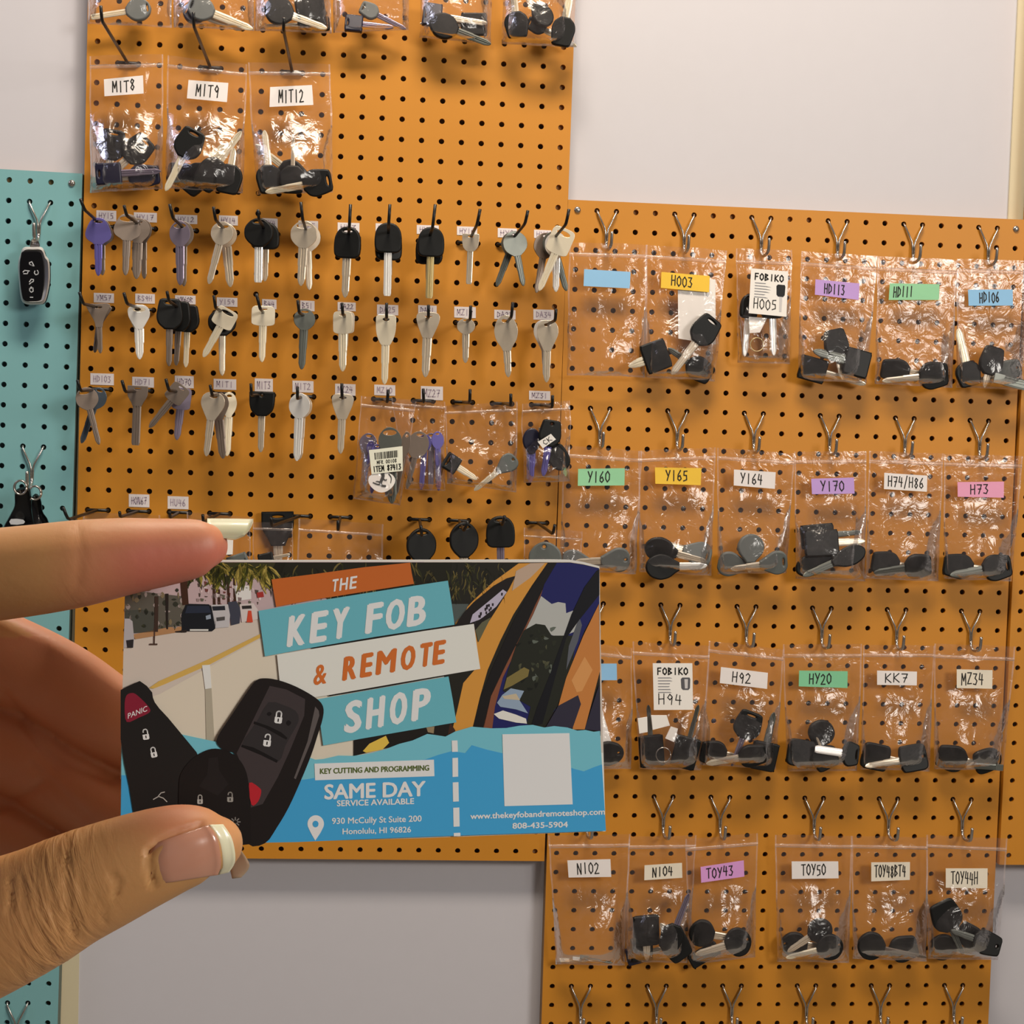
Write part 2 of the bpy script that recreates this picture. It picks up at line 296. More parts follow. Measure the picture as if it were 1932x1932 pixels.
HK = [  # row name, board row, reach, [(region, bend, tip)]
 ('upper', 9, .12, [('D', (75, 100), (45, 20)), ('S1', (685, 205), (650, 60)), ('S1', (1360, 240), (1315, 40)), ('S2', (205, 265), (175, 80)), ('S2', (840, 270), (825, 125)), ('S2', (1475, 260), (1450, 10)),
   ('E', (228, 230), (237, 60)), ('E', (515, 205), (524, 60)), ('E', (835, 230), (855, 60)), ('E', (1160, 205), (1182, 95)), ('E', (1510, 200), (1530, 105)), ('E', (1808, 205), (1830, 95))]),
 ('middle', 13, .12, [('D', (65, 785), (38, 700)), ('D', (385, 785), (362, 705)), ('D', (690, 765), (677, 695)), ('D', (1030, 815), (1018, 725)), ('D', (1355, 820), (1328, 712)), ('D', (1640, 850), (1630, 760)),
   ('E', (180, 860), (175, 780)), ('E', (500, 885), (500, 780)), ('E', (805, 880), (805, 795)), ('E', (1110, 895), (1113, 800)), ('E', (1410, 880), (1420, 775)), ('E', (1730, 905), (1735, 825))]),
 ('lower', 17, .12, [('F', (85, 185), (62, 105)), ('F', (410, 190), (387, 108)), ('F', (728, 180), (707, 97)), ('F', (1045, 220), (1030, 142)), ('F', (1330, 215), (1327, 132)), ('F', (1665, 240), (1667, 155)),
   ('G', (172, 190), (170, 90)), ('G', (495, 220), (502, 135)), ('G', (755, 220), (752, 128)), ('G', (1085, 220), (1087, 132)), ('G', (1378, 245), (1378, 165)), ('G', (1675, 258), (1676, 175))]),
 ('bottom', 23, .10, [('H', (495, 620), (460, 530)), ('H', (875, 600), (872, 565)), ('H', (1240, 605), (1236, 562)), ('H', (1482, 640), (1478, 585)), None, ('S7', (672, 320), (665, 235)), ('S7', (1310, 360), (1310, 265)), None,
   ('S8', (270, 395), (262, 300)), ('S8', (655, 345), (690, 262)), ('S8', (1005, 290), (1025, 210)), ('S8', (1465, 375), (1482, 290))])]
LOWH = {0: 'poking out at the left above the index finger', 1: 'below the paper label HON67', 2: 'below the paper label HU46', 3: 'just above the index fingertip', 5: 'in front of the broad black key', 6: 'holding the wide empty bag',
        8: 'holding the wide oval black key', 9: 'holding the rounded black key', 10: 'holding the square-shouldered black key', 11: 'holding the bag above the card corner'}
for nm, row, L, hs in HK:
    for k, h in enumerate(hs):
        if h: black_hook(BL, 2 * k, row, L, pp(h[0], h[1]), pp(h[0], h[2]), f'black wire peg hook, {ORD[k]} place from the left in the {nm} key row' if nm != 'bottom' else 'black wire peg hook ' + LOWH[k])
for k, (c, nmb) in enumerate(((1, 'MIT8'), (5, 'MIT9'), (9, 'MIT12'))):
    bd, tp = [((163, 150), (155, 42)), ((833, 190), (830, 88)), ((1487, 215), (1490, 130))][k]
    black_hook(BL, c, 1, .19, pp('A', bd), pp('A', tp), f'long black wire peg hook holding the bag marked {nmb}', 'long black peg hooks')
def fork_hook(B, c, r, label, swing=0.0, reach=.035, group='silver forked peg hooks'):
    o = B.pt(c + .5, r, 0); root = thing('forked_peg_hook', o, label, 'hook', group)
    X = Vector((1, 0, 0)); Z = Vector((0, 0, 1)); Y = Vector((0, -1, 0)); rr = .00125
    for s in (-1, 1):
        h = B.pt(c + (.5 + s * .5), r, 0)
        mb = MB(); mb.tube([h - Y * .008 + Z * .001, h + Y * .001, h + Y * .0035 - Z * .003 - X * s * .001, o + X * s * .0026 - Z * .022 + Y * .0045, o + X * s * .0013 - Z * .0275 + Y * .0045, o + X * s * .0012 - Z * .0415 + Y * .005], rr, 8)
        mb.build('wire_arm', CHROME, root, True)
    k = swing
    mb = MB(); pts = catmull([o - Z * .040 + Y * .0052, o - Z * .0455 + Y * .0065, o - Z * .0495 + Y * .012 + X * k * .3, o - Z * .0505 + Y * .019 + X * k * .6, o - Z * .047 + Y * (reach - .003) + X * k * .9, o - Z * .040 + Y * reach + X * k, o - Z * .030 + Y * (reach + .001) + X * k], 3)
    mb.tube(pts, .0021, 8); mb.build('hook_prong', CHROME, root, True)
    return root
# ---------------------------------------------------------------- keys
SH = {'round': [(0, 0), (.03, .30), (.12, .62), (.3, .92), (.5, 1), (.7, .92), (.86, .66), (.95, .42), (1, .3)], 'wide': [(0, 0), (.03, .35), (.12, .58), (.3, .8), (.52, .97), (.68, 1), (.82, .85), (.93, .5), (1, .33)],
      'square': [(0, .5), (.03, .8), (.12, .95), (.25, 1), (.75, 1), (.9, .95), (.97, .7), (1, .32)], 'trap': [(0, .5), (.04, .74), (.15, .84), (.4, .95), (.62, 1), (.82, .85), (.94, .55), (1, .38)],
      'arch': [(0, 0), (.03, .35), (.12, .68), (.3, .92), (.55, 1), (.8, .98), (.91, .9), (.97, .76), (1, .55)], 'heart': [(0, .4), (.04, .78), (.12, .95), (.25, 1), (.5, .87), (.8, .6), (.95, .46), (1, .38)],
      'pear': [(0, .3), (.04, .6), (.15, .88), (.32, 1), (.5, .95), (.75, .65), (.92, .42), (1, .34)], 'oval': [(0, 0), (.03, .35), (.15, .75), (.35, .98), (.5, 1), (.7, .85), (.88, .5), (1, .33)],
      'cup': [(0, .85), (.03, .98), (.1, 1), (.5, .97), (.75, .85), (.9, .62), (1, .35)], 'rect': [(0, .75), (.03, .93), (.1, 1), (.9, 1), (.97, .93), (1, .75)], 'long': [(0, .7), (.03, .9), (.1, 1), (.45, 1), (.7, .87), (.9, .62), (1, .42)],
      'tri': [(0, .75), (.05, .97), (.12, 1), (.4, .72), (.75, .38), (1, .3)], 'flat': [(0, .97), (.04, 1), (.35, 1), (.55, .92), (.8, .62), (1, .44)]}
def outline_mesh(name, outer, holes, th, bev, m):
    cu = bpy.data.curves.new(name, 'CURVE'); cu.dimensions = '2D'; cu.fill_mode = 'BOTH'
    cu.extrude = max(th / 2 - bev, 1e-5); cu.bevel_depth = bev; cu.bevel_resolution = 2; cu.offset = -bev
    for lp in [outer] + holes:
        sp = cu.splines.new('POLY'); sp.points.add(len(lp) - 1); sp.use_cyclic_u = True
        for i, (x, y) in enumerate(lp): sp.points[i].co = (x, y, 0, 1)
    t = bpy.data.objects.new('tmp', cu); me = bpy.data.meshes.new_from_object(t); bpy.data.objects.remove(t); bpy.data.curves.remove(cu)
    me.name = name; me.materials.clear(); me.materials.append(m)
    me.polygons.foreach_set('material_index', [0] * len(me.polygons))
    me.polygons.foreach_set('use_smooth', [abs(p.normal.z) < .98 for p in me.polygons]); me.update()
    return me
PL = {'black': BLACK, 'grey': GREYP, 'navy': NAVY}
def key(r, look, shape, top, tip, wd, hl, d, label, blade='silver', bw=None, group=None, roll=None, hole='slot', tipstyle=0, th=None):
    s = REG[r][2]; p0 = at(*pp(r, top), d); p1 = at(*pp(r, tip), d); L = (p0 - p1).length
    Lpx = math.hypot(top[0] - tip[0], top[1] - tip[1]); k = L / Lpx; w = wd * k * (1.05 if look in PL else 1); h = hl * k; bw = (bw or wd * .30) * k
    plastic = look in PL; m = PL.get(look) or METAL[look]; bmat = METAL[blade] if plastic else m
    root = thing('key', p0, label, 'key', group)
    y = (p0 - p1).normalized(); n = Vector((0, -1, 0)); x = y.cross(n).normalized()
    rl = random.uniform(-.22, .22) if roll is None else roll
    rot = Matrix((x, y, n)).transposed().to_4x4() @ Matrix.Rotation(rl, 4, 'Y')
    th = th or (.0068 if plastic else .0021)
    prof = SH[shape]; right = [(hw * w / 2, -fy * h) for fy, hw in prof]
    lp = catmull([(a, c, 0) for a, c in right], 3); lp = [(q.x, q.y) for q in lp]; left = [(-a, c) for a, c in reversed(lp)]
    outer = lp + (left if lp[0][0] > 1e-5 else left[:-1])
    if abs(outer[0][0]) < 1e-6 and abs(outer[-1][0]) < 1e-6: outer = outer[:-1]
    hs = []
    if hole == 'slot': hc, hx, hy = -.15 * h, .17 * w, .035 * h if plastic else .055 * h
    elif hole == 'big': hc, hx, hy = -.2 * h, .30 * w, .095 * h
    elif hole == 'dot': hc, hx, hy = -.15 * h, .055 * w, .055 * w
    if hole: hs = [[(hx * math.cos(t), hc + hy * math.sin(t)) for t in [2 * math.pi * i / 14 for i in range(14)]]]
    hm = outline_mesh('head', outer, hs, th, min(.0019 if plastic else .0003, th * .3), m)
    ho = bpy.data.objects.new('plastic_head' if plastic else 'bow', hm); COL.objects.link(ho); ho.parent = root; ho.matrix_local = rot
    # blade: grooved bar with a worked tip
    y0, y1 = -h * (.93 if plastic else .975), -L; t2 = .0024 if plastic else .00205
    segs = [(y0, 1.0), (y0 + (y1 - y0) * .12, 1.0), (y0 + (y1 - y0) * .45, .97), (y0 + (y1 - y0) * .5, .86), (y1 + bw * .75, .84), (y1 + bw * .22, .5), (y1, .16)]
    if tipstyle == 1: segs = [(y0, 1), (y0 + (y1 - y0) * .5, 1), (y1 + bw * .3, 1), (y1, .8)]
    cross = [(-1, .55), (-.62, .95), (-.34, 1), (-.28, .1), (-.06, .1), (0, 1), (.26, 1), (.32, .3), (.48, .3), (.54, 1), (.8, .9), (1, .5), (1, -.5), (.62, -.95), (.1, -1), (-.22, -1), (-.7, -.9), (-1, -.55)]
    mb = MB(); nc = len(cross)
    vs = [(cx * bw / 2 * f, yy, cz * t2 / 2) for yy, f in segs for cx, cz in cross]
    fs = [(i * nc + q, (i + 1) * nc + q, (i + 1) * nc + (q + 1) % nc, i * nc + (q + 1) % nc) for i in range(len(segs) - 1) for q in range(nc)]
    fs += [tuple(range(nc)), tuple(reversed([(len(segs) - 1) * nc + q for q in range(nc)]))]
    mb.add(vs, fs); bo = mb.build('blade', bmat); bo.parent = root; bo.matrix_parent_inverse = Matrix(); bo.matrix_local = rot
    return root
# ---------------------------------------------------------------- bags
def bag(r, quad, zf, name, d0=.014, bulge=.02, crink=.0014, seed=0, sticker=None, group='clear zip bags of keys', veil=None, label=None, low=.55):
    c4 = [pp(r, p) for p in quad]; TL, TR, BR, BL_ = c4
    NU, NV = 22, 34; sd = random.uniform(0, 99)
    def px(s, t):
        a = (TL[0] * (1 - s) + TR[0] * s, TL[1] * (1 - s) + TR[1] * s); c = (BL_[0] * (1 - s) + BR[0] * s, BL_[1] * (1 - s) + BR[1] * s)
        wob = 2.2 * noise.noise(Vector((t * 5, sd, 0))) * (1 if s > .5 else -1) * abs(2 * s - 1) ** 6
        return (a[0] * (1 - t) + c[0] * t + wob, a[1] * (1 - t) + c[1] * t + 1.6 * noise.noise(Vector((s * 4, sd + 7, 0))) * abs(2 * t - 1) ** 8)
    def thick(s, t):
        e = max(0.0, math.sin(math.pi * s)) ** .5
        u = max(0, min(1, (t - .30) / max(.05, low))); u = u * u * (3 - 2 * u); tb = 1 - max(0, (t - .90) / .1) ** 2 * .75
        return e * (.0022 + bulge * u * tb) * min(1, t / zf * .35 + (0 if t < zf else .65))
    def wr(s, t, k):
        q = Vector((s * 4.2 + sd, t * 6.3, k * 9.0)); v = .7 * noise.noise(q) + .9 * noise.noise(Vector((s * 9 + sd, t * 1.6, k * 5.0))) + .55 * noise.noise(q * 2.3) + .35 * (abs(noise.noise(q * Vector((2.2, 1.1, 1)) if False else q * 3.7)) - .3) * 2
        return crink * v * min(1, 8 * min(s, 1 - s, 1 - t) + .15)
    def front(s, t): return d0 + max(.0006, thick(s, t) + .0011 * min(1, 8 * min(s, 1 - s, 1 - t)) + wr(s, t, 1))
    def back(s, t): return d0 - .0012 + wr(s, t, 2) * .35
    w0 = at(*px(.5, 0), d0)
    root = thing('zip_bag', w0, label or f'clear plastic zip bag {name}', 'bag', group)
    for nm, fn in (('front_film', front), ('back_film', back)):
        vs = [at(*px(i / NU, j / NV), fn(i / NU, j / NV)) for j in range(NV + 1) for i in range(NU + 1)]
        fs = [(j * (NU + 1) + i, j * (NU + 1) + i + 1, (j + 1) * (NU + 1) + i + 1, (j + 1) * (NU + 1) + i) for j in range(NV) for i in range(NU)]
        mesh_obj(nm, vs, fs, FILM, root, smooth=True)
    zt = zf; mb = MB(); n = 12
    prof = [(-.014, 0), (-.009, .0010), (0, .0014), (.009, .0010), (.014, 0)]
    vs = [at(*px(i / n, zt + dz), d0 + .0022 + max(thick(i / n, zt), 0) + dd) for i in range(n + 1) for dz, dd in prof]
    mb.add(vs, [(i * 5 + q, (i + 1) * 5 + q, (i + 1) * 5 + q + 1, i * 5 + q + 1) for i in range(n) for q in range(4)]); mb.build('zip_seal', ZIP, root, True)
    mb = MB(); ns = 20; W = .02
    for s0, s1 in ((0, W), (1 - W, 1)):
        vs = [at(*px(a, i / ns), front(a, i / ns) + .0004) for i in range(ns + 1) for a in (s0, s1)]
        mb.add(vs, [(2 * i, 2 * i + 1, 2 * i + 3, 2 * i + 2) for i in range(ns)])
    vs = [at(*px(i / ns, a), front(i / ns, a) + .0004) for i in range(ns + 1) for a in (.985, 1)]
    mb.add(vs, [(2 * i, 2 * i + 1, 2 * i + 3, 2 * i + 2) for i in range(ns)]); mb.build('heat_seal', ZIP, root, True)
    if sticker:
        q, col, txt, tx = sticker; cp = [pp(r, p) for p in q]
        cx = sum(p[0] for p in cp) / 4; cy = sum(p[1] for p in cp) / 4
        t = (cy - (TL[1] + TR[1]) / 2) / ((BL_[1] + BR[1]) / 2 - (TL[1] + TR[1]) / 2)
        dd = d0 + thick(.5, t) + crink * 1.3 + .0020
        w4 = [at(*p, dd + random.uniform(-.0004, .0004)) for p in cp]
        m = mat('sticker_' + col, STK[col], .75, var=.02, scale=80)
        lb = label_stock(w4, m, 'sticker', root); lb['label'] = f'{col} sticker' + (f' handwritten {txt}' if txt else ' left blank')
        if txt: written(w4, txt, 'handwriting', lb, INK, tx[0], tx[1], .2, .82, .0014, .06)
    return root
# ---------------------------------------------------------------- keys hanging on the black hooks
def hung(row, k, items):
    for it in items:
        r, look, shape, top, tip, wd, hl, d, desc = it[:9]; kw = it[9] if len(it) > 9 else {}
        lk = {'black': 'black-headed', 'brown': 'brownish grey metal', 'dark': 'dark grey metal', 'purple': 'violet metal', 'mauve': 'violet grey metal', 'blue': 'blue-grey metal', 'white': 'bright silver', 'cream': 'pale silver', 'silver': 'silver'}[look]
        key(r, look, shape, top, tip, wd, hl, d, (f'{desc} {lk} key on the {ORD[k]} black hook of the {row} key row' if row != 'bottom' else desc).strip(), group='keys hanging on black hooks', **kw)
U, Mi, Lo = 'upper', 'middle', 'lower'
hung(U, 0, [('S1', 'brown', 'wide', (318, 262), (335, 1075), 350, 380, .045, 'rear', dict(bw=100)), ('S1', 'purple', 'wide', (275, 238), (275, 1085), 370, 390, .056, 'front', dict(bw=112, roll=.1))])
hung(U, 1, [('S1', 'brown', 'oval', (935, 262), (945, 1128), 240, 340, .034, 'rearmost', dict(bw=90)), ('S1', 'brown', 'oval', (860, 240), (830, 1130), 340, 370, .043, 'middle', dict(bw=150)), ('S1', 'brown', 'wide', (705, 182), (670, 1078), 392, 390, .056, 'front', dict(bw=115, hole='big'))])
hung(U, 2, [('S1', 'brown', 'round', (1520, 292), (1522, 1238), 290, 370, .038, 'rear', dict(bw=95)), ('S1', 'mauve', 'round', (1462, 282), (1470, 1222), 300, 380, .05, 'front', dict(bw=130, hole='big'))])
hung(U, 3, [('S2', 'silver', 'round', (340, 318), (425, 1248), 330, 350, .04, 'rear right-leaning', dict(bw=145)), ('S2', 'silver', 'round', (345, 298), (110, 1205), 330, 345, .052, 'front left-leaning', dict(bw=110, hole='big'))])
hung(U, 4, [('S2', 'black', 'arch', (930, 300), (925, 1165), 400, 400, .042, 'rear', dict(bw=110, hole=None)), ('S2', 'black', 'round', (840, 242), (828, 1182), 405, 425, .056, 'front', dict(bw=118, blade='white', tipstyle=1))])
hung(U, 5, [('S2', 'silver', 'round', (1540, 318), (1575, 1292), 380, 410, .04, 'rear', dict(bw=110)), ('S2', 'silver', 'round', (1505, 282), (1450, 1232), 390, 400, .053, 'front', dict(bw=135, hole='big'))])
hung(U, 6, [('E', 'black', 'arch', (222, 222), (197, 740), 190, 232, .052, 'arch-topped', dict(bw=64, blade='silver'))])
hung(U, 7, [('E', 'black', 'arch', (515, 228), (512, 715), 190, 240, .042, 'rear', dict(bw=56)), ('E', 'black', 'arch', (514, 193), (504, 728), 190, 220, .056, 'front', dict(bw=56, blade='white', tipstyle=1, hole=None))])
hung(U, 8, [('E', 'black', 'arch', (812, 262), (808, 742), 190, 235, .042, 'rear', dict(bw=50)), ('E', 'black', 'arch', (828, 225), (810, 745), 186, 218, .056, 'front', dict(bw=54, blade='brass', tipstyle=1, hole=None))])
hung(U, 9, [('E', 'silver', 'cup', (1115, 275), (1100, 642), 126, 130, .05, 'small short', dict(bw=43, tipstyle=1))])
hung(U, 10, [('E', 'dark', 'round', (1452, 262), (1302, 658), 170, 180, .04, 'rear left-leaning', dict(bw=50)), ('E', 'dark', 'round', (1418, 255), (1498, 655), 186, 185, .052, 'front', dict(bw=50, hole='dot'))])
hung(U, 11, [('E', 'brown', 'round', (1672, 268), (1592, 705), 170, 190, .035, 'rearmost', dict(bw=50)), ('E', 'dark', 'round', (1690, 262), (1812, 692), 160, 190, .043, 'right-leaning', dict(bw=52)), ('E', 'white', 'round', (1735, 262), (1735, 698), 165, 185, .05, 'middle', dict(bw=56)),
             ('E', 'cream', 'square', (1806, 238), (1612, 690), 172, 200, .06, 'front', dict(bw=56, hole='big'))])
hung(Mi, 0, [('S3', 'brown', 'tri', (330, 235), (222, 930), 300, 330, .04, 'rear', dict(bw=80)), ('S3', 'brown', 'tri', (270, 215), (305, 940), 340, 345, .052, 'front', dict(bw=84))])
hung(Mi, 1, [('S3', 'cream', 'heart', (845, 250), (872, 1000), 290, 330, .04, 'rear', dict(bw=118)), ('S3', 'white', 'pear', (865, 232), (878, 1028), 312, 355, .053, 'front', dict(bw=134, hole='big'))])
hung(Mi, 2, [('S3', 'black', 'trap', (1585, 232), (1550, 1145), 330, 400, .036, 'rearmost', dict(bw=88, blade='cream', hole=None)), ('S3', 'black', 'trap', (1470, 180), (1410, 1118), 330, 440, .046, 'middle', dict(bw=92, blade='brown', hole=None)),
             ('S3', 'black', 'trap', (1318, 140), (1305, 1128), 362, 450, .058, 'front', dict(bw=100, blade='brown'))])
hung(Mi, 3, [('S4', 'black', 'round', (302, 285), (303, 1265), 390, 400, .042, 'rear', dict(bw=104)), ('S4', 'cream', 'square', (410, 300), (28, 995), 320, 290, .056, 'front slanting', dict(bw=112, hole='big'))])
hung(Mi, 4, [('S4', 'cream', 'square', (905, 250), (882, 1068), 340, 290, .052, 'square-topped', dict(bw=112))])
hung(Mi, 5, [('S4', 'dark', 'round', (1512, 285), (1460, 1175), 312, 320, .05, 'lone', dict(bw=122))])
hung(Mi, 6, [('E', 'silver', 'square', (200, 842), (186, 1200), 138, 160, .04, 'rear', dict(bw=55)), ('E', 'cream', 'square', (180, 840), (180, 1278), 140, 165, .052, 'front', dict(bw=63))])
hung(Mi, 7, [('E', 'cream', 'long', (497, 865), (485, 1372), 146, 222, .052, 'long-headed', dict(bw=58))])
hung(Mi, 8, [('E', 'silver', 'heart', (805, 845), (782, 1320), 172, 190, .052, 'heart-shaped', dict(bw=68))])
hung(Mi, 9, [('E', 'silver', 'round', (1080, 888), (1075, 1216), 132, 120, .052, 'small', dict(bw=53))])
hung(Mi, 10, [('E', 'silver', 'oval', (1365, 868), (1388, 1320), 172, 262, .052, 'large oval-headed', dict(bw=56))])
hung(Mi, 11, [('E', 'white', 'pear', (1650, 905), (1660, 1330), 160, 220, .04, 'rear', dict(bw=50)), ('E', 'silver', 'pear', (1675, 905), (1666, 1358), 158, 225, .052, 'front', dict(bw=55))])
hung(Lo, 0, [('S5', 'blue', 'round', (430, 225), (170, 975), 250, 300, .04, 'rear', dict(bw=90)), ('S5', 'brown', 'round', (205, 222), (408, 995), 300, 310, .054, 'front', dict(bw=86, hole='big'))])
hung(Lo, 1, [('S5', 'brown', 'flat', (932, 200), (900, 1002), 272, 275, .05, 'flat-topped', dict(bw=112, tipstyle=1))])
hung(Lo, 2, [('S5', 'mauve', 'square', (1540, 225), (1455, 932), 250, 300, .042, 'rear', dict(bw=108)), ('S5', 'brown', 'square', (1545, 200), (1085, 765), 260, 270, .056, 'front slanting', dict(bw=92))])
hung(Lo, 3, [('S6', 'cream', 'oval', (330, 248), (300, 1000), 180, 300, .036, 'rearmost', dict(bw=100)), ('S6', 'brown', 'pear', (175, 262), (255, 1030), 270, 320, .045, 'middle', dict(bw=110)), ('S6', 'silver', 'pear', (150, 252), (58, 1002), 280, 330, .057, 'front', dict(bw=92))])
hung(Lo, 4, [('S6', 'black', 'cup', (717, 240), (698, 955), 288, 290, .052, 'cup-shaped', dict(bw=82, hole='dot'))])
hung(Lo, 5, [('S6', 'silver', 'round', (1185, 268), (1150, 1040), 250, 290, .04, 'rear', dict(bw=100)), ('S6', 'white', 'round', (1162, 258), (1122, 1058), 250, 300, .053, 'front', dict(bw=104, hole='dot'))])
hung(Lo, 6, [('S6', 'silver', 'heart', (1665, 268), (1635, 972), 256, 300, .052, 'round-shouldered', dict(bw=90))])
B4 = 'bottom'
hung(B4, 8, [('S8', 'black', 'round', (268, 318), (258, 900), 262, 320, .05, 'wide oval black-headed key above the card, leftmost of three')])
hung(B4, 9, [('S8', 'black', 'round', (655, 262), (650, 880), 256, 330, .05, 'rounded black-headed key above the card, middle of three', dict(bw=80))])
hung(B4, 10, [('S8', 'black', 'arch', (985, 208), (990, 800), 250, 290, .05, 'square-shouldered black-headed key above the card, rightmost of three', dict(bw=70, blade='mauve'))])
hung(B4, 5, [('S7', 'black', 'flat', (730, 178), (738, 700), 292, 330, .008, 'broad black-headed key behind the narrow bag beside the index nail', dict(bw=90))])
# ---------------------------------------------------------------- zip bags with what they hold
def filled(r, quad, zf, marked, keys, sticker=None, d0=.014, grp='clear zip bags of keys', label=None, crink=.0014, step=.0052, extra=.0):
    short = (label or '').replace('clear plastic zip ', '').replace('clear zip ', '').replace('with grey key head above the card corner', 'above the card corner').replace('narrow bag hung before a broad black key', 'narrow bag').replace('narrow clear', 'narrow')
    n = len(keys); bulge = .0105 + step * max(n, 1) + extra
    b = bag(r, quad, zf, 'marked ' + marked if not label else '', d0, bulge, crink, 0, sticker, grp, label=label or f'clear plastic zip bag marked {marked} hanging on the pegboard')
    for i, it in enumerate(keys):
        look, shape, top, tip, wd, hl, desc = it[:7]; kw = it[7] if len(it) > 7 else {}
        lk = {'black': 'black-headed', 'grey': 'grey-headed', 'navy': 'dark navy-headed', 'silver': 'silver', 'cream': 'pale silver', 'brown': 'tarnished', 'mauve': 'violet grey', 'purple': 'violet', 'white': 'bright', 'dark': 'dark steel'}[look]
        rr = kw.pop('r', r)
        key(rr, look, shape, top, tip, wd, hl, d0 + .0048 + step * i, f'{lk} key {desc} in the bag marked {marked}' if not label else f'{lk} key {desc} in the {short}', group='keys inside zip bags', **kw)
    return b
def st(q, col, txt, x0=.2, x1=.8): return (q, col, txt, (x0, x1))
# top row, cut by the frame
TQ = lambda n: f'clear plastic zip bag, {ORD[n]} along the top edge'
filled('px', [(168, -200), (322, -195), (325, 52), (165, 45)], .2, '', [('grey', 'round', (930, 110), (90, 242), 320, 360, 'lying', dict(r='Q1', bw=85, blade='cream', tipstyle=1))], label=TQ(0), d0=.02, crink=.003)
filled('px', [(325, -195), (479, -190), (479, 58), (328, 52)], .2, '', [('navy', 'round', (1380, 130), (2200, 420), 300, 330, 'behind', dict(r='Q1')), ('grey', 'round', (-340, 50), (572, 410), 330, 400, 'in front', dict(r='Q2', bw=120, blade='cream'))], label=TQ(1), d0=.02, crink=.003)
filled('px', [(486, -190), (620, -188), (625, 63), (481, 58)], .2, '', [('black', 'trap', (1650, 330), (735, 365), 240, 300, 'flat at the bottom', dict(r='Q2', bw=55, blade='cream')), ('black', 'rect', (1420, 400), (1280, -500), 400, 560, 'with a large square head', dict(r='Q2')), ('black', 'round', (740, 80), (1610, 400), 390, 420, 'in front', dict(r='Q2', bw=110, blade='cream', hole=None))], label=TQ(2), d0=.02, crink=.002)
filled('px', [(628, -186), (772, -182), (771, 57), (629, 62)], .2, '', [('grey', 'trap', (375, 90), (1010, 410), 225, 270, 'behind', dict(r='Q3', bw=80, blade='mauve')), ('navy', 'rect', (152, 318), (835, 385), 232, 255, 'in front', dict(r='Q3', bw=90, blade='mauve'))], label=TQ(3), d0=.02, crink=.0022)
filled('px', [(800, -182), (930, -178), (927, 84), (791, 71)], .2, '', [('black', 'rect', (440, 345), (-500, 330), 300, 370, 'at the right', dict(r='Q4', hole=None)), ('navy', 'rect', (1245, 190), (2150, 330), 320, 270, 'at the left', dict(r='Q3')), ('black', 'round', (1345, 290), (2200, 622), 350, 420, 'in front', dict(r='Q3', bw=110, blade='dark', hole=None))], label=TQ(4), d0=.02, crink=.002)
filled('px', [(955, -176), (1091, -172), (1088, 90), (947, 83)], .2, '', [('black', 'trap', (1000, 300), (1692, 650), 200, 280, 'with only its tip showing', dict(r='Q4', bw=80, blade='cream')), ('black', 'oval', (1330, 350), (900, -150), 280, 380, 'in the middle', dict(r='Q4', hole=None)), ('black', 'trap', (870, 535), (795, -250), 330, 375, 'at the left', dict(r='Q4', bw=100, blade='cream', hole=None)), ('black', 'trap', (1460, 650), (1640, -250), 320, 415, 'at the right', dict(r='Q4', bw=110, blade='cream', hole=None))], label=TQ(5), d0=.02, crink=.002)
# three bags on long hooks
filled('A', [(72, 408), (612, 395), (602, 1380), (82, 1405)], .08, 'MIT8', [('black', 'trap', (255, 945), (190, 1380), 190, 225, 'with upright head at the upper left'), ('black', 'trap', (505, 1015), (170, 1330), 190, 225, 'tilted at the right'), ('navy', 'trap', (585, 1275), (130, 1305), 160, 230, 'at the lower right', dict(hole=None)), ('navy', 'rect', (117, 1272), (592, 1248), 150, 190, 'at the lower left', dict(blade='mauve', bw=50))],
       st([(178, 578), (463, 550), (468, 682), (182, 702)], 'white', 'MIT8'), d0=.022, crink=.0022)
filled('A', [(642, 405), (1222, 468), (1190, 1410), (628, 1375)], .08, 'MIT9', [('navy', 'trap', (640, 1250), (1000, 1330), 170, 220, 'low at the left', dict(hole=None)), ('black', 'trap', (770, 1395), (1062, 1045), 190, 240, 'lying under the others', dict(bw=55, blade='cream', hole=None)), ('black', 'trap', (880, 1370), (1180, 958), 190, 250, 'with its blade up to the right', dict(bw=52, blade='cream', hole=None)), ('black', 'trap', (1070, 1412), (1128, 1080), 185, 215, 'standing at the right', dict(bw=50, blade='cream', hole=None)), ('black', 'trap', (850, 948), (628, 1392), 195, 225, 'highest in the pile', dict(bw=55, blade='cream'))],
       st([(795, 583), (1085, 605), (1075, 745), (783, 717)], 'white', 'MIT9'), d0=.022, crink=.0024)
filled('A', [(1225, 455), (1830, 465), (1850, 1400), (1290, 1420)], .08, 'MIT12', [('black', 'trap', (1640, 1335), (1283, 1055), 180, 220, 'with its blade slanting up left', dict(bw=50, blade='cream', hole=None)), ('black', 'trap', (1395, 1412), (1348, 950), 185, 210, 'standing at the left', dict(bw=55, blade='cream', hole=None)), ('black', 'trap', (1550, 1412), (1560, 1000), 180, 205, 'in the middle', dict(hole=None, bw=30)), ('black', 'trap', (1840, 1312), (1355, 1400), 190, 215, 'in front at the lower right', dict(bw=55, blade='cream'))],
       st([(1390, 635), (1695, 620), (1705, 765), (1385, 780)], 'white', 'MIT12'), d0=.022, crink=.0022)
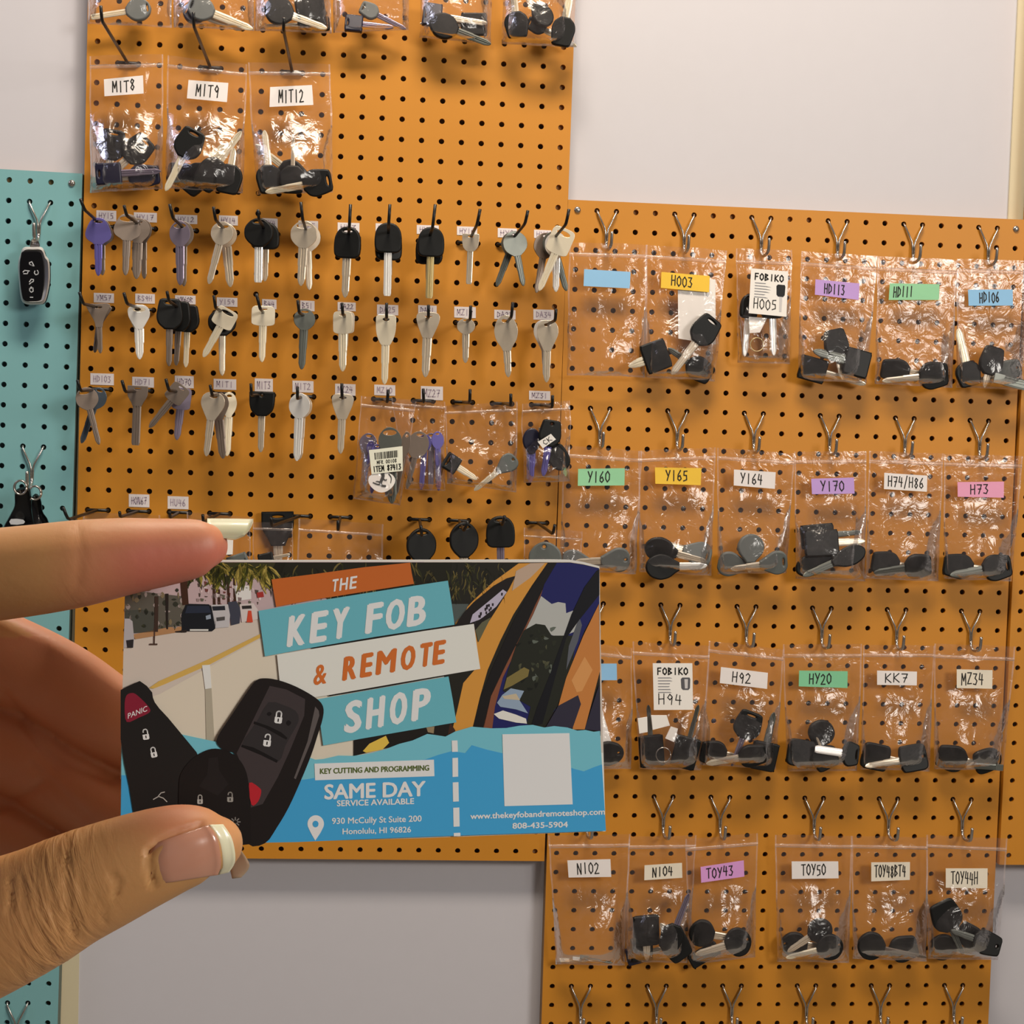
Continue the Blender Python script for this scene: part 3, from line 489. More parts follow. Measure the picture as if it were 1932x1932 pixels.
# bags on the lower row of black hooks
bp = filled('R1', [(172, 218), (1010, 300), (762, 1880), (50, 1780)], .09, 'ITEM 87413', [('mauve', 'round', (300, 780), (180, 1650), 270, 330, 'at the left', dict(bw=90)), ('purple', 'round', (330, 900), (225, 1590), 120, 200, 'behind the tag', dict(bw=50)), ('mauve', 'round', (720, 850), (560, 1760), 260, 320, 'low behind the emblem', dict(bw=100)), ('purple', 'round', (420, 950), (330, 1700), 170, 240, 'low at the left', dict(bw=75)), ('brown', 'oval', (880, 760), (700, 1720), 150, 420, 'edge-on at the right', dict(bw=80)), ('dark', 'round', (605, 690), (640, 1850), 352, 430, 'in the middle', dict(bw=180, hole='big'))], d0=.03, crink=.002)
filled('R1', [(640, 245), (1440, 305), (1440, 1660), (840, 1640)], .07, '', [('mauve', 'round', (1240, 780), (1230, 1650), 220, 280, 'behind', dict(bw=100)), ('purple', 'round', (1330, 755), (1350, 1655), 190, 270, 'at the right', dict(bw=95)), ('purple', 'round', (1150, 800), (1085, 1640), 200, 260, 'in the middle', dict(bw=90)), ('brown', 'round', (1085, 755), (868, 1625), 330, 420, 'in front', dict(bw=85))], label='clear plastic zip bag of violet keys right of the barcode tag', d0=.014, crink=.0018)
filled('R2', [(70, 318), (1010, 262), (1000, 1445), (90, 1330)], .09, '', [('black', 'rect', (60, 1005), (485, 1275), 215, 210, 'with a hollow square head', dict(bw=90, blade='cream', hole='big')), ('grey', 'pear', (985, 985), (445, 1418), 230, 300, 'with its blade down to the left', dict(bw=75, blade='cream', hole='dot'))], label='clear plastic zip bag holding two separated keys', d0=.016, crink=.0024)
filled('R2', [(1062, 290), (1700, 245), (1690, 1295), (1090, 1320)], .10, '', [('navy', 'oval', (1200, 605), (1175, 1315), 225, 340, 'at the left', dict(bw=115, blade='purple', hole=None)), ('black', 'arch', (1640, 1140), (1290, 600), 260, 340, 'at the lower right', dict(hole='dot')), ('black', 'trap', (1462, 500), (1345, 1230), 285, 350, 'at the top', dict(bw=95, blade='purple', hole='dot'))], label='clear plastic zip bag with black keys and a small tag', d0=.016, crink=.0018)
q4 = [at(*pp('R2', p), .046) for p in ((1275, 785), (1445, 680), (1510, 752), (1340, 870))]
tg = label_stock(q4, WHITE, 'paper_tag', None); tag(tg, 'small white tag lettered CK on the black keys', 'tag'); written(q4, 'CK', 'handwriting', tg, INK, .2, .85, .2, .8, .0008)
# item tag and round emblem sticker on the barcode bag
q4 = [at(*pp('R1', p), .070) for p in ((290, 1040), (800, 980), (805, 1355), (330, 1405))]
it = label_stock(q4, mat('cream_label', '#e5e6d4', .7), 'item_label', bp); it['label'] = 'cream barcode label reading ITEM 87413'
mb = MB(); fm = quad_map(q4, .0006); x = .15
while x < .86:
    wd_ = random.choice([.008, .012, .02, .03]); mb.add([fm(x, .58), fm(x + wd_, .58), fm(x + wd_, .86), fm(x, .86)], [(0, 1, 2, 3)]); x += wd_ + random.choice([.008, .012, .02])
mb.build('barcode', INK, it); written(q4, 'MFR 00108', 'lettering', it, INK, .2, .82, .38, .52, .0007, 0); written(q4, 'ITEM 87413', 'lettering', it, INK, .06, .95, .08, .3, .0012, 0)
c = pp('R1', (485, 1500)); mb = MB(); ring = []
for i in range(28):
    t = 2 * math.pi * i / 28; ring.append((c[0] + (24 + 1.5 * math.cos(2 * t)) * math.cos(t), c[1] + (19 + (4 if math.sin(t) > 0 else -2) * abs(math.sin(t))) * math.sin(t) * 1.0))
mb.add([at(*p, .069) for p in ring] + [at(*p, .0694) for p in ring], [tuple(range(28)), tuple(28 + i for i in reversed(range(28)))] + [(i, (i + 1) % 28, 28 + (i + 1) % 28, 28 + i) for i in range(28)])
em = mb.build('round_sticker', WHITE, bp); em['label'] = 'white round sticker with a dark curled emblem'
mb = MB()
for pts, r0 in (([(500, 1390), (505, 1440), (480, 1500), (470, 1550), (490, 1580), (550, 1585)], 26), ([(500, 1470), (545, 1500), (560, 1480)], 10), ([(470, 1530), (420, 1515), (395, 1520)], 10), ([(480, 1560), (420, 1560), (350, 1530)], 12), ([(590, 1400), (630, 1460), (620, 1540)], 8)):
    q = [at(*pp('R1', p), .0700) for p in pts]; q = catmull(q, 4)
    for i in range(len(q) - 1):
        a, c2 = q[i], q[i + 1]; t = (c2 - a).normalized(); s = Vector((0, -1, 0)).cross(t) * (r0 / 8.05 * .000672 * (1 - .5 * i / len(q))); mb.add([a - s, c2 - s, c2 + s, a + s], [(0, 1, 2, 3)])
mb.build('emblem', mat('emblem_grey', '#3c3d3c', .6), em)
# bags half hidden by the card and finger
filled('S7', [(495, 278), (875, 290), (885, 1000), (490, 990)], .09, '', [('black', 'rect', (545, 650), (850, 590), 110, 150, 'lying low', dict(hole=None))], label='narrow clear zip bag hung before a broad black key', d0=.03)
filled('S7', [(930, 245), (1748, 300), (1725, 1060), (910, 1020)], .14, '', [], label='wide empty clear zip bag above the card', d0=.02, crink=.0022)
b3 = filled('px', [(352, 966), (474, 976), (470, 1200), (345, 1195)], .07, '', [('grey', 'rect', (470, 1060), (380, 1090), 40, 40, 'mostly behind the card', dict(r='px'))], label='clear zip bag partly behind the index fingertip', d0=.02)
q4 = [at(*p, .034) for p in ((396, 1016), (440, 1019), (439, 1046), (392, 1048))]; l = label_stock(q4, WHITE, 'sticker', b3); l['label'] = 'plain white sticker'
filled('px', [(158, 966), (302, 972), (296, 1110), (152, 1110)], .10, '', [], label='clear zip bag mostly behind the index finger', d0=.02)
filled('S8', [(1200, 318), (1735, 352), (1720, 860), (1190, 850)], .14, '', [('grey', 'round', (1380, 445), (1420, 900), 285, 300, 'peeking above the card', dict(r='S8', hole='dot'))], label='clear zip bag with grey key head above the card corner', d0=.02)
# ---- right board rows
for row, cols, names in ((0, (1, 5, 9, 13, 17, 21), ('with the blank blue sticker', 'marked H003', 'marked H005', 'marked HD113', 'marked HD111', 'marked HD106')), (10, (1, 5, 9, 13, 17, 21), ('marked Y160', 'marked Y165', 'marked Y164', 'marked Y170', 'marked H74/H86', 'marked H73')),
                         (20, (1, 5, 9, 13, 17, 21), ('half hidden by the card', 'marked H94', 'marked H92', 'marked HY20', 'marked KK7', 'marked MZ34')), (30, (1, 5, 8, 13, 17, 21), ('marked NI02', 'marked NI04', 'marked TOY43', 'marked TOY50', 'marked TOY48BT4', 'marked TOY44H'))):
    for c, n in zip(cols, names): fork_hook(BR, c, row, f'silver forked peg hook carrying the bag {n}', random.uniform(-.001, .003))
for k, c in enumerate((1, 5, 9, 13, 17, 21)): fork_hook(BR, c, 40, f'bare silver forked peg hook, {ORD[k]} along the bottom edge')
filled('I', [(62, 382), (705, 402), (688, 1502), (40, 1482)], .09, 'by blank blue sticker', [], st([(185, 605), (570, 628), (562, 765), (180, 745)], 'blue', ''), label='empty clear zip bag with a blank blue sticker', crink=.0024)
bB = filled('I', [(700, 402), (1366, 447), (1275, 1532), (688, 1502)], .09, 'H003', [('black', 'trap', (1235, 1500), (880, 1260), 190, 230, 'lying at the bottom', dict(blade='dark', hole=None)), ('black', 'rect', (880, 1290), (552, 1412), 235, 215, 'in the lower left corner', dict(bw=75, blade='cream', hole=None)), ('black', 'trap', (1262, 1012), (908, 1480), 215, 255, 'slanting at the right', dict(bw=70, blade='silver'))],
       st([(825, 628), (1225, 662), (1220, 797), (820, 760)], 'yellow', 'H003', .2, .66))
q4 = [at(*pp('I', p), .0165) for p in ((960, 690), (1272, 690), (1275, 1230), (965, 1180))]; tag(label_stock(q4, WHITE, 'paper_card', None), 'blank white paper card inside the bag marked H003', 'card')
def printed_card(r, q, d, code, name, fobdark):
    q4 = [at(*pp(r, p), d) for p in q]; l = label_stock(q4, WHITE, 'printed_card', None); tag(l, name, 'card')
    written(q4, 'FOBIKO', 'lettering', l, INK, .1, .9, .76, .9, .0016, 0); f = quad_map(q4, .0006)
    mb = MB()
    for i in range(6): mb.add([f(.12, .68 - .062 * i), f(.12 + random.uniform(.25, .45), .68 - .062 * i), f(.12 + .3, .697 - .062 * i), f(.12, .697 - .062 * i)], [(0, 1, 2, 3)])
    mb.build('fine_print', mat('grey_print', '#85858a', .7), l)
    mb = MB(); o = [(.70, .66), (.74, .695), (.92, .695), (.94, .66), (.93, .47), (.89, .43), (.75, .43), (.71, .47)]; mb.add([f(*p) for p in o], [tuple(range(len(o)))]); mb.build('printed_fob', fobdark, l)
    mb = MB(); mb.add([f(*p) for p in ((.79, .42), (.87, .42), (.86, .1), (.80, .1))] if fobdark is BLACK else [quad_map(q4, .0008)(*p) for p in ((.79, .66), (.88, .66), (.87, .46), (.80, .46))], [(0, 1, 2, 3)]); mb.build('printed_blade', mat('light_print', '#c9c6c6', .7), l)
    written(q4, code, 'handwriting', l, INK, .1, .74, .12, .34, .0012)
filled('I', [(1446, 432), (1906, 446), (1890, 1392), (1455, 1380)], .12, 'H005', [('black', 'arch', (1560, 815), (1512, 1328), 150, 200, 'at the left', dict(bw=58, blade='white')), ('black', 'arch', (1740, 815), (1756, 1322), 190, 200, 'at the right', dict(bw=62, blade='white'))], extra=.004)
printed_card('I', [(1568, 598), (1875, 625), (1860, 1000), (1548, 970)], .034, 'H005', 'white printed card with a black fob picture and code H005', BLACK)
def ring(r, c, R, d, label, m=CHROME, gap=.6):
    C0 = at(*pp(r, c), d); k = (at(*pp(r, (c[0] + R, c[1])), d) - C0).length; mb = MB()
    for q in (0, 1): mb.tube([C0 + Vector((k * math.cos(t), -.0011 * q - .0004, k * math.sin(t))) for t in [gap * q + 2 * math.pi * i / 26 for i in range(25)]], .0006, 6)
    o = mb.build('split_ring', m, None, True); return tag(o, label, 'ring')
ring('I', (1615, 1230), 55, .027, 'small brass split ring in the bag marked H005', METAL['brass'])
q4 = [at(*pp('I', p), .029) for p in ((1550, 1000), (1700, 1010), (1640, 1130), (1555, 1135))]; tag(label_stock(q4, WHITE, 'paper_tag', None), 'white tag below the printed H005 card', 'tag')
filled('J', [(135, 402), (752, 442), (662, 1472), (108, 1432)], .10, 'HD113', [('black', 'rect', (122, 1325), (655, 1475), 180, 220, 'at the lower left', dict(hole=None)), ('black', 'trap', (395, 1030), (470, 1440), 205, 240, 'standing in the middle', dict(hole=None)), ('black', 'rect', (682, 1330), (232, 1205), 205, 205, 'at the right', dict(bw=75, blade='dark', hole=None))], st([(250, 628), (605, 662), (598, 795), (245, 752)], 'purple', 'HD113', .2, .68))
filled('J', [(752, 442), (1396, 470), (1352, 1502), (730, 1472)], .10, 'HD111', [('black', 'trap', (780, 1345), (1300, 1420), 175, 230, 'at the left', dict(hole=None)), ('black', 'trap', (1318, 1390), (788, 1448), 210, 235, 'at the right', dict(bw=52, blade='silver'))], st([(850, 660), (1250, 668), (1245, 795), (840, 795)], 'green', 'HD111', .08, .48))
filled('J', [(1392, 462), (1990, 482), (1962, 1522), (1388, 1502)], .09, 'HD106', [('grey', 'trap', (1900, 1330), (1500, 1470), 160, 200, 'at the right edge', dict(hole='dot')), ('black', 'trap', (1505, 1492), (1400, 1025), 195, 205, 'with its blade standing up', dict(bw=72, blade='cream', hole=None)), ('black', 'trap', (1700, 1172), (1610, 1500), 195, 235, 'in the middle', dict(hole=None)), ('dark', 'rect', (1690, 1420), (1965, 1490), 80, 90, 'lying flat at the bottom right', dict(bw=80, hole=None, tipstyle=1))], st([(1480, 712), (1840, 710), (1842, 840), (1485, 842)], 'blue', 'HD106', .24, .7))
filled('K', [(62, 387), (692, 432), (642, 1432), (20, 1402)], .08, 'Y160', [('grey', 'pear', (35, 1330), (450, 1365), 200, 260, 'at the left', dict(hole=None)), ('grey', 'pear', (592, 1310), (150, 1330), 190, 235, 'at the right', dict(hole='dot'))], st([(175, 578), (553, 572), (550, 712), (172, 715)], 'green', 'Y160', .2, .7))
filled('K', [(660, 432), (1292, 402), (1252, 1442), (672, 1412)], .08, 'Y165', [('grey', 'pear', (1250, 1300), (760, 1150), 200, 240, 'at the right', dict(bw=60)), ('black', 'oval', (715, 1200), (1215, 1330), 190, 270, 'at the upper left', dict(hole=None)), ('black', 'oval', (720, 1375), (1218, 1362), 195, 275, 'in front', dict(bw=62, blade='white', hole=None))], st([(797, 566), (1173, 572), (1168, 710), (800, 698)], 'yellow', 'Y165', .22, .72))
filled('K', [(1300, 407), (1932, 452), (1862, 1422), (1305, 1432)], .08, 'Y164', [('grey', 'pear', (1308, 1335), (1750, 1400), 190, 240, 'at the left', dict(hole=None)), ('grey', 'oval', (1580, 1105), (1560, 1420), 215, 235, 'standing in the middle', dict(hole=None)), ('grey', 'pear', (1868, 1325), (1408, 1390), 185, 225, 'at the right', dict(bw=55))], st([(1437, 583), (1775, 605), (1768, 740), (1435, 712)], 'white', 'Y164', .15, .7))
filled('L', [(80, 437), (662, 432), (652, 1482), (90, 1462)], .08, 'Y170', [('black', 'rect', (130, 1130), (625, 1085), 180, 270, 'at the top', dict(bw=48, blade='dark', hole=None)), ('black', 'oval', (92, 1400), (620, 1190), 170, 310, 'at the lower left', dict(hole=None)), ('black', 'rect', (160, 1180), (650, 1158), 200, 275, 'in front', dict(bw=60, blade='silver', hole=None)), ('black', 'oval', (650, 1225), (150, 1440), 150, 290, 'at the lower right', dict(bw=60, blade='dark', hole=None))], st([(215, 655), (560, 645), (565, 775), (222, 780)], 'purple', 'Y170', .2, .78))
filled('L', [(685, 432), (1282, 452), (1242, 1482), (650, 1462)], .08, 'H74/H86', [('black', 'trap', (702, 1320), (1150, 1390), 185, 225, 'at the left', dict(hole=None)), ('black', 'trap', (1182, 1345), (720, 1412), 195, 215, 'at the right', dict(bw=60, blade='dark', hole=None))], st([(805, 607), (1152, 630), (1148, 760), (802, 738)], 'white', 'H74/H86', .08, .93))
filled('L', [(1285, 457), (1926, 472), (1832, 1482), (1285, 1462)], .08, 'H73', [('black', 'trap', (1282, 1345), (1785, 1410), 190, 240, 'at the left', dict(hole=None)), ('black', 'trap', (1827, 1352), (1335, 1432), 200, 235, 'at the right', dict(bw=66, blade='dark'))], st([(1395, 682), (1770, 678), (1768, 808), (1397, 800)], 'pink', 'H73', .26, .68))
filled('M', [(-120, 492), (412, 562), (402, 1692), (-100, 1692)], .08, '', [('black', 'oval', (332, 1530), (-220, 1580), 225, 340, 'beside the card edge', dict(hole='dot'))], st([(-150, 705), (265, 703), (268, 858), (-150, 862)], 'blue', ''), label='clear zip bag half hidden behind the business card')
q4 = [at(*pp('M', p), .018) for p in ((40, 1060), (110, 1070), (215, 1430), (60, 1440))]; tag(label_stock(q4, WHITE, 'paper_slip', None), 'white paper slip in the bag beside the card edge', 'paper slip')
filled('M', [(412, 500), (1137, 540), (1052, 1702), (480, 1692)], .09, 'H94', [('black', 'rect', (600, 1670), (560, 1090), 220, 300, 'with square head at the left', dict(bw=45, blade='dark', hole=None)), ('black', 'rect', (870, 1680), (1030, 1090), 220, 300, 'with square head at the right', dict(bw=45, blade='dark', hole=None))], extra=.006)
printed_card('M', [(602, 700), (972, 700), (978, 1135), (612, 1137)], .036, 'H94', 'white printed card with a grey fob picture and code H94', mat('fob_print_grey', '#55545a', .7))
ring('M', (700, 1555), 68, .033, 'small steel split ring in the bag marked H94')
for p, nm in (([(460, 1215), (548, 1200), (552, 1340), (475, 1355)], 'at the left'), ([(585, 1185), (730, 1185), (760, 1280), (600, 1320)], 'in the middle'), ([(770, 1290), (835, 1310), (800, 1435), (718, 1400)], 'at the right')):
    q4 = [at(*pp('M', a), .0335) for a in p]; tag(label_stock(q4, WHITE, 'paper_slip', None, .002), f'small white block {nm} in the bag marked H94', 'block')
filled('M', [(1126, 490), (1832, 572), (1752, 1692), (1060, 1652)], .08, 'H92', [('black', 'trap', (1048, 1520), (1420, 1580), 225, 245, 'at the lower left', dict(hole=None)), ('black', 'rect', (1610, 1700), (1735, 1160), 240, 270, 'with its blade up to the right', dict(bw=70, blade='dark', hole=None)), ('black', 'trap', (1540, 1155), (1340, 1660), 250, 265, 'highest in the bag', dict(bw=55, blade='mauve', hole='slot')), ('black', 'trap', (1660, 1540), (1102, 1640), 210, 260, 'lying across the bottom', dict(bw=68, blade='silver', hole=None))], st([(1240, 735), (1678, 790), (1670, 940), (1228, 885)], 'white', 'H92', .24, .66))
filled('N', [(70, 432), (682, 432), (642, 1412), (105, 1412)], .09, 'HY20', [('black', 'round', (405, 1020), (250, 1400), 205, 205, 'standing at the top', dict(hole=None)), ('black', 'square', (103, 1255), (560, 1330), 195, 225, 'at the left', dict(hole=None)), ('black', 'trap', (430, 1392), (330, 1150), 205, 180, 'in the middle', dict(hole=None, bw=20)), ('black', 'trap', (655, 1290), (318, 1240), 180, 130, 'at the right with a white blade', dict(bw=58, blade='white', tipstyle=1))], st([(195, 635), (570, 640), (568, 770), (192, 757)], 'mint', 'HY20', .2, .68))
filled('N', [(692, 440), (1242, 440), (1202, 1412), (670, 1402)], .08, 'KK7', [('black', 'square', (680, 1278), (1180, 1385), 190, 215, 'at the left', dict(hole=None)), ('black', 'square', (1180, 1292), (705, 1375), 195, 215, 'at the right', dict(bw=50, blade='silver', hole='dot'))], st([(797, 635), (1105, 643), (1103, 750), (797, 745)], 'white', 'KK7', .18, .8))
filled('N', [(1240, 427), (1866, 452), (1772, 1412), (1235, 1397)], .10, 'MZ34', [('black', 'trap', (1262, 1285), (1700, 1390), 195, 230, 'at the left', dict(hole=None)), ('black', 'arch', (1752, 1290), (1485, 1385), 180, 215, 'at the right', dict(hole=None)), ('dark', 'rect', (1770, 1385), (1550, 1370), 45, 60, 'lying along the bottom right', dict(hole=None, bw=45, tipstyle=1))], st([(1412, 625), (1688, 632), (1686, 775), (1412, 770)], 'cream', 'MZ34', .12, .76))
filled('O', [(105, 412), (765, 402), (722, 1462), (165, 1452)], .085, 'NI02', [('silver', 'rect', (195, 1418), (420, 1425), 40, 80, 'edge-on at the left', dict(hole=None, bw=22, roll=1.1)), ('white', 'rect', (300, 1405), (560, 1428), 36, 70, 'edge-on in the middle', dict(hole=None, bw=20, roll=.9)), ('dark', 'rect', (360, 1390), (620, 1440), 36, 70, 'edge-on at the right', dict(hole=None, bw=20, roll=1.0))], st([(258, 612), (605, 602), (612, 745), (268, 750)], 'white', 'NI02', .2, .74))
filled('O', [(752, 422), (1302, 412), (1232, 1442), (722, 1432)], .085, 'NI04', [('navy', 'rect', (735, 1400), (1100, 1300), 130, 200, 'low at the left', dict(hole=None)), ('black', 'rect', (860, 1425), (850, 1060), 170, 190, 'upside down at the left', dict(hole=None, bw=100)), ('black', 'rect', (890, 1055), (900, 1420), 200, 245, 'standing at the left', dict(hole=None)), ('black', 'trap', (1200, 1400), (1010, 1120), 210, 250, 'at the right', dict(hole=None, bw=80)), ('black', 'trap', (1060, 1335), (1238, 880), 180, 220, 'with a tall silver blade', dict(bw=50, blade='mauve', hole=None))], st([(880, 652), (1182, 632), (1185, 752), (878, 772)], 'cream', 'NI04', .2, .76))
filled('O', [(1212, 440), (1792, 392), (1772, 1392), (1238, 1452)], .085, 'TOY43', [('black', 'rect', (1248, 1440), (1600, 1230), 110, 260, 'along the lower edge', dict(hole=None)), ('black', 'round', (1240, 1180), (1700, 1260), 212, 205, 'round at the left', dict(hole=None, bw=60)), ('black', 'round', (1737, 1240), (1290, 1370), 220, 215, 'round at the right', dict(bw=60, blade='silver', hole='dot'))], st([(1332, 665), (1680, 612), (1685, 742), (1337, 792)], 'lilac', 'TOY43', .12, .76))
filled('P', [(85, 372), (662, 382), (632, 1322), (105, 1312)], .085, 'TOY50', [('black', 'round', (128, 1175), (560, 1210), 170, 200, 'at the left', dict(hole='dot')), ('black', 'round', (500, 1030), (180, 1240), 180, 190, 'at the upper right', dict(hole=None)), ('black', 'round', (590, 1180), (168, 1285), 185, 200, 'at the lower right', dict(bw=42, blade='cream', hole='dot'))], st([(210, 570), (555, 570), (558, 695), (212, 700)], 'white', 'TOY50', .2, .74))
filled('P', [(652, 382), (1222, 392), (1212, 1312), (662, 1292)], .085, 'TOY48BT4', [('black', 'trap', (1140, 1190), (880, 1260), 185, 210, 'at the right', dict(hole=None, blade='dark')), ('black', 'round', (698, 1175), (1210, 1280), 195, 205, 'at the left', dict(hole=None, blade='brown', bw=30))], st([(800, 577), (1087, 575), (1085, 707), (800, 718)], 'cream', 'TOY48BT4', .08, .9))
filled('P', [(1207, 372), (1812, 402), (1745, 1302), (1215, 1292)], .09, 'TOY44H', [('black', 'round', (1228, 1190), (1700, 1265), 190, 205, 'at the lower left', dict(hole=None, blade='silver')), ('black', 'trap', (1450, 1060), (1710, 1265), 160, 200, 'behind at the right', dict(hole=None, blade='dark', bw=45)), ('black', 'trap', (1310, 872), (1480, 1260), 215, 225, 'highest at the left', dict(hole=None, blade='dark', bw=45)), ('black', 'trap', (1755, 1210), (1390, 1080), 165, 210, 'at the right', dict(hole='dot', blade='dark', bw=48))], st([(1352, 622), (1662, 622), (1660, 770), (1352, 765)], 'cream', 'TOY44H', .12, .78))
# ---------------------------------------------------------------- teal board: hooks and fobs
fork_hook(BT, 1, 1, 'silver forked peg hook holding the silver-rimmed fob'); fork_hook(BT, 1, 13, 'silver forked peg hook holding the black fob cluster'); fork_hook(BT, 1, 41, 'bare silver forked peg hook low on the teal board')
def inset(pts, k):
    cx = sum(p[0] for p in pts) / len(pts); cy = sum(p[1] for p in pts) / len(pts); return [(cx + (p[0] - cx) * k, cy + (p[1] - cy) * k) for p in pts]
def slab(mb, r, pts, d, layers, sm=4, mi=0):   # layered outline: layers of (scale, depth offset) from back to front
    pts = [(q.x, q.y) for q in catmull([(a, c, 0) for a, c in pts], sm, True)]; n = len(pts)
    vs = [at(*pp(r, p), d + dd) for k, dd in layers for p in inset(pts, k)]
    fs = [(i * n + j, i * n + (j + 1) % n, (i + 1) * n + (j + 1) % n, (i + 1) * n + j) for i in range(len(layers) - 1) for j in range(n)]
    fs += [tuple(range(n)), tuple(reversed([(len(layers) - 1) * n + j for j in range(n)]))]; mb.add(vs, fs, mi)
root = thing('key_fob', at(*pp('C', (310, 800)), .03), 'black smart key fob with silver rim hanging on the teal board', 'key fob')
rim = [(215, 806), (300, 800), (385, 806), (418, 880), (448, 930), (455, 1080), (440, 1200), (405, 1310), (330, 1328), (235, 1322), (190, 1270), (172, 1100), (164, 960), (185, 870)]
mb = MB(); slab(mb, 'C', rim, .022, [(.9, 0), (.99, .002), (1, .007), (.97, .0105), (.90, .0115)]); mb.build('rim', mat('satin_silver', '#c9c9c7', .38, .3), root, True)
mb = MB(); slab(mb, 'C', [(p[0] + 12, p[1] + 8) for p in rim], .016, [(.9, 0), (.97, .002), (.97, .006)]); mb.build('back_shell', BLACK, root, True)
face = [(205, 845), (290, 836), (370, 843), (392, 900), (402, 1000), (400, 1150), (382, 1260), (360, 1290), (290, 1297), (225, 1290), (200, 1240), (182, 1090), (180, 960), (190, 890)]
mb = MB(); slab(mb, 'C', face, .0328, [(1, 0), (1, .0008), (.96, .0012)]); fc = mb.build('button_face', mat('gloss_black', '#0d0d10', .25), root)
ic = mat('grey_icon', '#b9bcc0', .6)
def line_icon(r, pl, d, wd, parent, m, name='icon'):
    mb = MB()
    for pts in pl:
        q = [at(*pp(r, p), d) for p in pts]
        for a, c in zip(q, q[1:]):
            t = (c - a).normalized(); s = Vector((0, -1, 0)).cross(t) * wd / 2; mb.add([a - s - t * wd * .3, c - s + t * wd * .3, c + s + t * wd * .3, a + s - t * wd * .3], [(0, 1, 2, 3)])
    return mb.build(name, m, parent)
for nm, pl in (('horn_icon', [[(268, 945), (290, 935), (310, 975), (270, 960), (268, 945)], [(280, 965), (300, 972)]]), ('trunk_icon', [[(210, 1030), (225, 1015), (268, 1020)], [(215, 1045), (250, 1045), (255, 1028)]]), ('remote_start_icon', [[(318, 1020), (312, 1038), (325, 1055), (345, 1050), (350, 1030), (340, 1015)]]),
               ('unlock_icon', [[(268, 1120), (285, 1095), (305, 1098), (305, 1115), (285, 1125), (268, 1140)]]), ('lock_icon', [[(270, 1180), (300, 1175), (302, 1205), (285, 1215), (270, 1200), (270, 1180)], [(275, 1178), (285, 1165), (297, 1177)]]), ('panic_icon', [[(275, 1260), (300, 1260)]])):
    line_icon('C', pl, .0343, .0011, fc, ic, nm)
mb = MB(); slab(mb, 'C', [(275, 800), (280, 750), (300, 725), (335, 735), (355, 755), (360, 800)], .024, [(.9, 0), (1, .001), (1, .005), (.9, .006)]); mb.build('ring_lug', CHROME, root, True)
for j, (out, look, lb) in enumerate((([(225, 480), (262, 430), (298, 470), (312, 560), (350, 620), (360, 700), (280, 720), (240, 640)], BLACK, 'black flip key fob at the right of the teal board cluster'), ([(112, 410), (190, 380), (225, 420), (228, 560), (240, 720), (40, 760), (20, 690), (60, 610), (105, 520)], BLACK, 'black flip key fob at the left of the teal board cluster'))):
    root = thing('key_fob', at(*pp('H', out[0]), .03), lb, 'key fob', 'black fob cluster')
    mb = MB(); slab(mb, 'H', out, .022 + .014 * j, [(.9, 0), (1, .003), (1, .009), (.9, .012)]); mb.build('shell', mat('gloss_black', '#0d0d10', .25), root, True)
    c = ((255, 425), (150, 385))[j]; C0 = at(*pp('H', c), .034 + .014 * j); mb = MB()
    for q in range(3): mb.tube([C0 + Vector((.0075 * math.cos(t), .002 * q - .002, .0085 * math.sin(t))) for t in [2 * math.pi * i / 20 for i in range(21)]], .0013, 6)
    mb.build('key_ring', CHROME, root, True)
    if j == 1:
        mb = MB(); slab(mb, 'H', [(80, 615), (170, 620), (172, 650), (78, 655)], .0485, [(1, 0), (1, .0006)], 2); mb.build('panel', mat('grey_icon', '#b9bcc0', .6), root)
# ---------------------------------------------------------------- business card
K0, K1, K2 = near(237, 1058, .2896), near(1134, 1060, .3122), near(226, 1597, .2896)
KX = K1 - K0; KY = K2 - K0; KN = KX.cross(KY).normalized()
if KN.dot(CAM - K0) < 0: KN = -KN
def cp(u, v, e=0.0):
    r = ray(u, v); t = (K0 - CAM).dot(KN) / r.dot(KN); return CAM + r * t + KN * e
card = thing('business_card', cp(680, 1330), 'printed business card of a key fob shop held between finger and thumb', 'business card')
def pm(h): return mat('print_' + h, tuple(min(.92, x * 1.42) for x in srgb(h)[:3]) + (1,), .45, spec=.35)  # print lightened evenly to make up for weak light on the card
class Art:
    def __init__(s): s.mb = MB(); s.hx = []
    def poly(s, r, pts, h, e):
        if h not in s.hx: s.hx.append(h)
        q = [cp(*pp(r, p), e) for p in pts]; s.mb.add(q, [tuple(range(len(q)))], s.hx.index(h))
    def line(s, r, pts, wd, h, e):
        for a, c in zip(pts, pts[1:]):
            dx, dy = c[0] - a[0], c[1] - a[1]; L = math.hypot(dx, dy) or 1; x, y = -dy / L * wd / 2, dx / L * wd / 2; ex, ey = dx / L * wd * .3, dy / L * wd * .3
            s.poly(r, [(a[0] - x - ex, a[1] - y - ey), (c[0] - x + ex, c[1] - y + ey), (c[0] + x + ex, c[1] + y + ey), (a[0] + x - ex, a[1] + y - ey)], h, e)
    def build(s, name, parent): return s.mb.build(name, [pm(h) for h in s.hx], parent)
def rounded(pts, n=4): return [(q.x, q.y) for q in catmull([(a, c, 0) for a, c in pts], n, True)]
